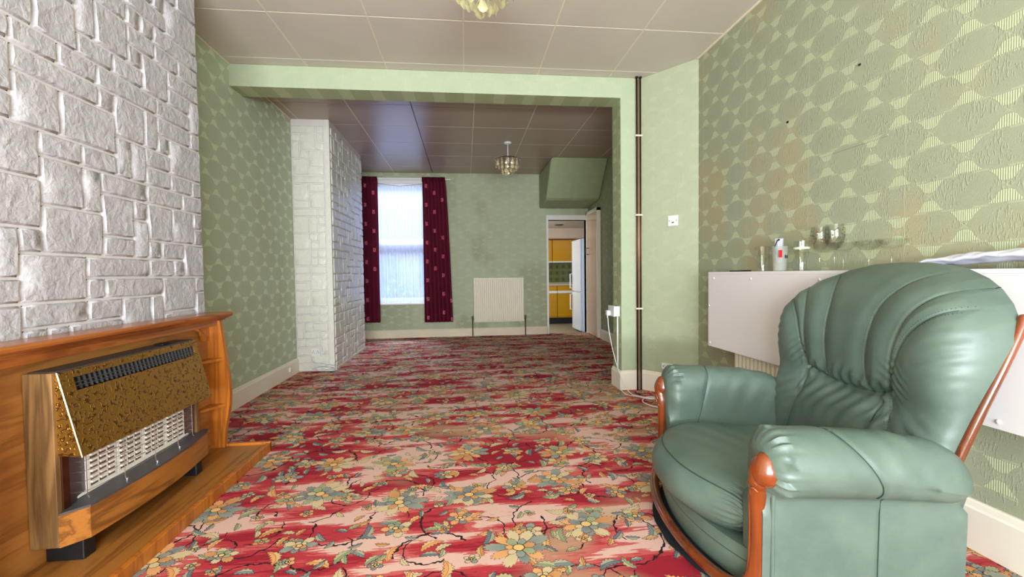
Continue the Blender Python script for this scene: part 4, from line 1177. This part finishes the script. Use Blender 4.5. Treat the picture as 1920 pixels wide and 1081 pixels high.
# light blur of the depth to round the profile kinks without losing seams
b = B(); b.add(*sheet(A1, B1, Z1, True))
S2g, T2g = np.meshgrid(kink(60, 1.25), 1 - (1 - np.linspace(0, 1, 50)) ** 1.3)
A2, B2, Z2 = back_pt(S2g, T2g, False)
o = b.obj('back_cushion', M['leather'], ch, smooth=True)
b = B(); b.add(*sheet(A2, B2, Z2, False)); b.obj('back_shell', M['leather'], ch, smooth=True)

def back_surface(b0, z0):
    """front surface depth at (b,z) ignoring edge rounding"""
    nar = float(np.interp(z0, [.16, .3, .5, .7, .85, 1.05], [.90, .90, .93, .98, 1.0, 1.0]))
    zt_ = float(np.interp(abs(b0 / nar), topb, topz)); Tt = (z0 - .16) / (zt_ - .16)
    nar = float(np.interp(z0, [.16, .3, .5, .7, .85, 1.05], [.90, .90, .93, .98, 1.0, 1.0]))
    S = b0 / nar / .465
    a_, bb_, zz_ = back_pt(np.array([[S]]), np.array([[min(Tt, .999)]]), True)
    return float(a_[0, 0])
st = B()
for l in stitched:
    for (p0, p1) in zip(l[:-1], l[1:]):
        L_ = math.hypot(p1[0] - p0[0], p1[1] - p0[1]); n = max(1, round(L_ / .008))
        tx, tz = (p1[0] - p0[0]) / L_, (p1[1] - p0[1]) / L_
        for k in range(n):
            for s in (-1, 1):
                f_ = (k + .5) / n; bx = p0[0] + (p1[0] - p0[0]) * f_ - tz * .0085 * s; bz = p0[1] + (p1[1] - p0[1]) * f_ + tx * .0085 * s
                if abs(bx) > .40 or bz > .985 or bz < .3: continue
                a_ = back_surface(bx, bz) - .0006
                q = .0022; ww = .0009
                st.add([(a_, bx - tx * q - tz * ww, bz - tz * q + tx * ww), (a_, bx + tx * q - tz * ww, bz + tz * q + tx * ww), (a_, bx + tx * q + tz * ww, bz + tz * q - tx * ww), (a_, bx - tx * q + tz * ww, bz - tz * q - tx * ww)], [(0, 1, 2, 3)])
st.obj('stitching', M['thread'], ch, kind='stuff')
sm_ = B()
for l in seams_soft + [lum]:
    pp_ = [(back_surface(x_, z_) - .0004, x_, z_) for x_, z_ in l if abs(x_) < .395 and z_ < 1.0]
    if len(pp_) > 2: sm_.tube(pp_, .0014, 5)
sm_.obj('seam_lines', M['piping'], ch, kind='stuff')

# body: lower back, floor box
b = B()
def bodyback(i, j):
    z = .03 + (.37 - .03) * j
    s = (i * 2 - 1)
    ab = np.interp(z, [.03, .2, .35, .52], [.475, .500, .550, .582])
    if abs(s) > .85:
        q = (abs(s) - .85) / .15; return (ab - (ab - .44) * q, math.copysign(.424 + .008 * math.sin(q * 3.14) , s), z)
    u = s / .85
    return (ab + .045 * (1 - abs(u) ** 5), .424 * u, z)
b.grid(bodyback, 24, 14)
b.box(.0, .47, -.40, .40, .035, .2)
b.obj('lower_back', M['leather'], ch, smooth=True, angle=60)

# arms ---------------------------------------------------------------
def arm(side):
    # mushroom profile (b outward positive, z)
    prof = [(.462, .03), (.464, .12), (.466, .22), (.468, .30), (.468, .355), (.478, .372), (.502, .388), (.522, .412), (.532, .445), (.530, .478), (.516, .512), (.492, .538), (.460, .553), (.428, .556),
            (.396, .549), (.370, .532), (.354, .505), (.346, .470), (.342, .420), (.342, .350), (.344, .27), (.348, .20), (.35, .12), (.35, .03)]
    P2 = catmull([(p[0], p[1], 0) for p in prof], 3); n = len(P2)
    st_a = [-.058, -.055, -.048, -.038, -.025, -.010, .005, .02, .04] + list(np.linspace(.06, .43, 30)) + [.45, .47, .485, .496, .503, .506]
    V = []
    def seam_at(p):
        bb_, z = p.x, p.y
        v = .235 - .10 * max(0, (z - .40) / .16) ** 1.5 * (1 if bb_ > .42 else .2) + .03 * (z < .38)
        if bb_ <= .42: v = .13 - .06 * (1 - (z - .3) / .25 if z > .3 else 1)
        return v
    def apt(a_, p, groove=True, out=0.0):
        f = 1.0
        if a_ < -.01: f = 1 - ((-.01 - a_) / .048) ** 2.4 * .42
        if a_ > .42: f = math.sqrt(max(.02, 1 - ((a_ - .42) / .088) ** 2))
        drop = np.interp(a_, [-.06, .1, .3, .45, .58], [.0, .0, .012, .040, .055])
        bb_, z = p.x, p.y
        cz = .455
        w_roll = max(0, min(1, (z - .34) / .06))
        zz_ = z - drop * w_roll * (1 if z > .44 else .55)
        b2 = .435 + (bb_ - .435) * (f if w_roll > 0 else max(f, .95)); z2 = cz - drop * .7 + (zz_ - (cz - drop * .7)) * (1 - (1 - f) * w_roll)
        g = math.exp(-((a_ + .022) / .04) ** 2) * w_roll
        ang = math.atan2(z - cz, bb_ - .435)
        amp = .0075 * g * math.sin(ang * 26 + 1.5 * math.sin(ang * 5) + a_ * 12) + .002 * w_roll * math.exp(-((a_ - .33) / .12) ** 2) * math.sin(a_ * 70 + ang * 3)
        sd = abs(a_ - seam_at(p))
        gr_ = .005 * math.exp(-(sd / .008) ** 2) if groove else .004
        d_ = amp - gr_ * w_roll + out
        b2 += d_ * math.cos(ang) - (gr_ * .8 - out if not w_roll else 0) * (1 if bb_ > .42 else -1); z2 += d_ * math.sin(ang) * w_roll
        return (a_, side * b2, z2)
    st_a = sorted(set(st_a) | {round(x, 4) for x in np.linspace(.05, .28, 50)})
    for a_ in st_a:
        for p in P2: V.append(apt(a_, p))
    m = len(st_a)
    F_ = []
    for i in range(m - 1):
        for k in range(n - 1):
            q = (i * n + k, (i + 1) * n + k, (i + 1) * n + k + 1, i * n + k + 1)
            F_.append(q if side > 0 else q[::-1])
    F_.append(tuple(range(n))[::-1] if side < 0 else tuple(range(n)))
    F_.append(tuple(range((m - 1) * n, m * n)))
    bb = B(); bb.add(V, F_)
    o = bb.obj('arm', M['leather'], ch, smooth=True, angle=70)
    for rng_ in ((0, n * 5 // 9), (n * 5 // 9, n)):
        sp_ = [apt(seam_at(p), p, False, .0012) for p in P2[rng_[0]:rng_[1]]]
        B().tube(sp_, .0013, 5).obj('seam_line', M['piping'], o)
    return o
arm(1); arm(-1)

# seat cushion -------------------------------------------------------
def afront(s): return -.055 - .165 * (1 - abs(s) ** 2.3)
def seat(s, t_, top):
    a0 = afront(s); a_ = a0 + (.47 - a0) * t_
    e = math.sqrt(max(0, 1 - abs(s) ** 14)) * math.sqrt(max(0, 1 - (1 - t_) ** 9))
    bb_ = .343 * s
    if top:
        z = .235 + (.10 + .022 * math.cos(s * 1.3) * math.sin(math.pi * min(1, t_ * .9 + .1)) - .035 * t_) * e
        z += .0012 * math.sin(a_ * 60 + s * 9) * e
    else:
        z = .235 - (.100 - .03 * t_) * e
    # gathered corner folds at the front
    if t_ < .12: 
        g = math.exp(-((abs(s) - .93) / .10) ** 2)
        z += .0035 * g * math.sin(t_ * 420)
        a_ += .0025 * g * math.sin(z * 300)
    return (a_, bb_, z)
def su(i): u = 2 * i - 1; return math.copysign(1 - (1 - abs(u)) ** 1.5, u)
def tu(j): return j ** 2.2
b = B(); b.grid(lambda i, j: seat(su(i), tu(j), True), 90, 90); b.grid(lambda i, j: seat(su(i), tu(j), False), 90, 60, flip=True)
sc = b.obj('seat_cushion', M['leather'], ch, smooth=True)
pth = []
for s in np.linspace(-.985, .985, 60):
    tt = .045 + .02 * (1 - abs(s) ** 3); p = seat(s, tt, True); pth.append((p[0], p[1], p[2] + .0005))
B().tube(pth, .0022, 6).obj('piping', M['piping'], sc, smooth=True)

# front apron under the cushion --------------------------------------
def bowa(bb_, c=.128, e=.055): return -e - c * (1 - min(1, abs(bb_) / .42) ** 2.2)
def apr(i, j):
    bb_ = -.40 + .80 * i; z = .05 + .115 * j
    return (bowa(bb_, .118, .035) + .012 * (j - .4) ** 2 - .010 * math.sin(math.pi * j), bb_, z)
b = B(); b.grid(apr, 40, 10); b.grid(lambda i, j: (bowa(-.4 + .8 * i, .118, .035) * (1 - j) + .1 * j, -.4 + .8 * i, .165), 40, 2)
b.obj('front_apron', M['leather'], ch, smooth=True, angle=60)
b = B(); b.tube([(bowa(q, .118, .035) - .006, q, .128) for q in np.linspace(-.385, .385, 40)], .0022, 6); b.obj('apron_piping', M['piping'], ch, smooth=True)

# carved wood: knob, post, bowed rail, post, knob ---------------------
half = [(-.060, -.455, .470, .018, .022), (-.064, -.461, .445, .026, .030), (-.064, -.458, .415, .024, .030), (-.062, -.447, .385, .022, .026), (-.060, -.442, .33, .020, .023), (-.058, -.441, .26, .020, .022),
        (-.060, -.441, .18, .020, .024), (-.066, -.438, .12, .022, .027), (-.080, -.422, .078, .022, .028), (-.112, -.375, .058, .020, .024), (-.148, -.28, .052, .018, .021), (-.176, -.14, .050, .018, .021), (-.185, 0, .050, .018, .021)]
full = half + [(a_, -bb_, z, r1, r2) for (a_, bb_, z, r1, r2) in half[-2::-1]]
pp_ = catmull([(q[0], q[1], q[2]) for q in full], 5)
idx = np.linspace(0, len(full) - 1, len(pp_))
r1 = np.interp(idx, range(len(full)), [q[3] for q in full]); r2 = np.interp(idx, range(len(full)), [q[4] for q in full])
b = B(); b.tube(pp_, [(float(x), float(y)) for x, y in zip(r1, r2)], 18, up=(1, 0, 0))
wf_ = b.obj('front_frame', M['chair_wood'], ch, smooth=True)
for s in (-1, 1):
    # rounded scroll knob
    b = B()
    def kn(i, j, s=s):
        th_, ph_ = i * 2 * math.pi, (j - .5) * math.pi
        r_ = 1.0 - .06 * math.sin(ph_ * 3) 
        return (-.052 + .040 * math.cos(ph_) * math.cos(th_) * r_, s * (.468 + .042 * math.cos(ph_) * math.sin(th_) * r_), .448 + .050 * math.sin(ph_))
    b.grid(kn, 28, 16); b.obj('scroll_knob', M['chair_wood'], wf_, smooth=True)
    # raised leaf carving
    for (pts_) in (((-.078, .436, .370), (-.089, .444, .402), (-.090, .462, .416), (-.082, .480, .408)), ((-.080, .446, .355), (-.089, .455, .385), (-.088, .468, .396), (-.078, .478, .388))):
        cv = catmull([(q_[0], s * q_[1], q_[2]) for q_ in pts_], 6)
        B().tube(cv, [.001 + .003 * math.sin(math.pi * k / (len(cv) - 1)) for k in range(len(cv))], 8).obj('leaf_carving', M['chair_wood'], wf_, smooth=True)
    # bead lines down the post
    cv = catmull([(-.083, s * .437, .37), (-.082, s * .440, .26), (-.086, s * .436, .14), (-.10, s * .415, .09)], 6)
    B().tube(cv, .003, 6).obj('post_bead', M['chair_wood'], wf_, smooth=True)
    # back rail
    cv = catmull([(.478, s * .426, .38), (.512, s * .434, .475), (.562, s * .446, .62), (min(.612, .62 - s * .02), s * .452, .745), (min(.650, .645 - s * .02), s * .452, .835), (min(.668, .660 - s * .028), s * .446, .878)], 8)
    B().tube(cv, [.013] * (len(cv) - 4) + [.0125, .012, .010, .006], 12).obj('back_rail', M['chair_wood'], ch, smooth=True)
    # leather welt behind the wood post
    cv = catmull([(-.036, s * .480, .44), (-.034, s * .484, .41), (-.032, s * .470, .375), (-.030, s * .464, .30), (-.030, s * .464, .15), (-.03, s * .464, .04)], 6)
    B().tube(cv, .006, 8).obj('welt', M['leather'], ch, smooth=True)
for (a_, bb_) in ((-.055, -.43), (-.055, .43), (.44, -.38), (.44, .38)):
    B().lathe([(0, 0), (.022, 0), (.028, .012), (.026, .032), (.03, .045)], (a_, bb_, 0), 16).obj('foot', M['chair_wood'], ch, smooth=True)
# black lining hanging below the rail
def lin(i, j):
    bb_ = -.36 + .74 * i
    return (bowa(bb_, .118, .035) + .015 - .075 * (1 - j) * math.sin(math.pi * i) ** .6, bb_, .006 + .045 * j + .004 * math.sin(i * 30) * (1 - j))
b = B(); b.grid(lin, 40, 6)
o = b.obj('underside_lining', M['black_cloth'], ch, smooth=True); md = o.modifiers.new('s', 'SOLIDIFY'); md.thickness = .003
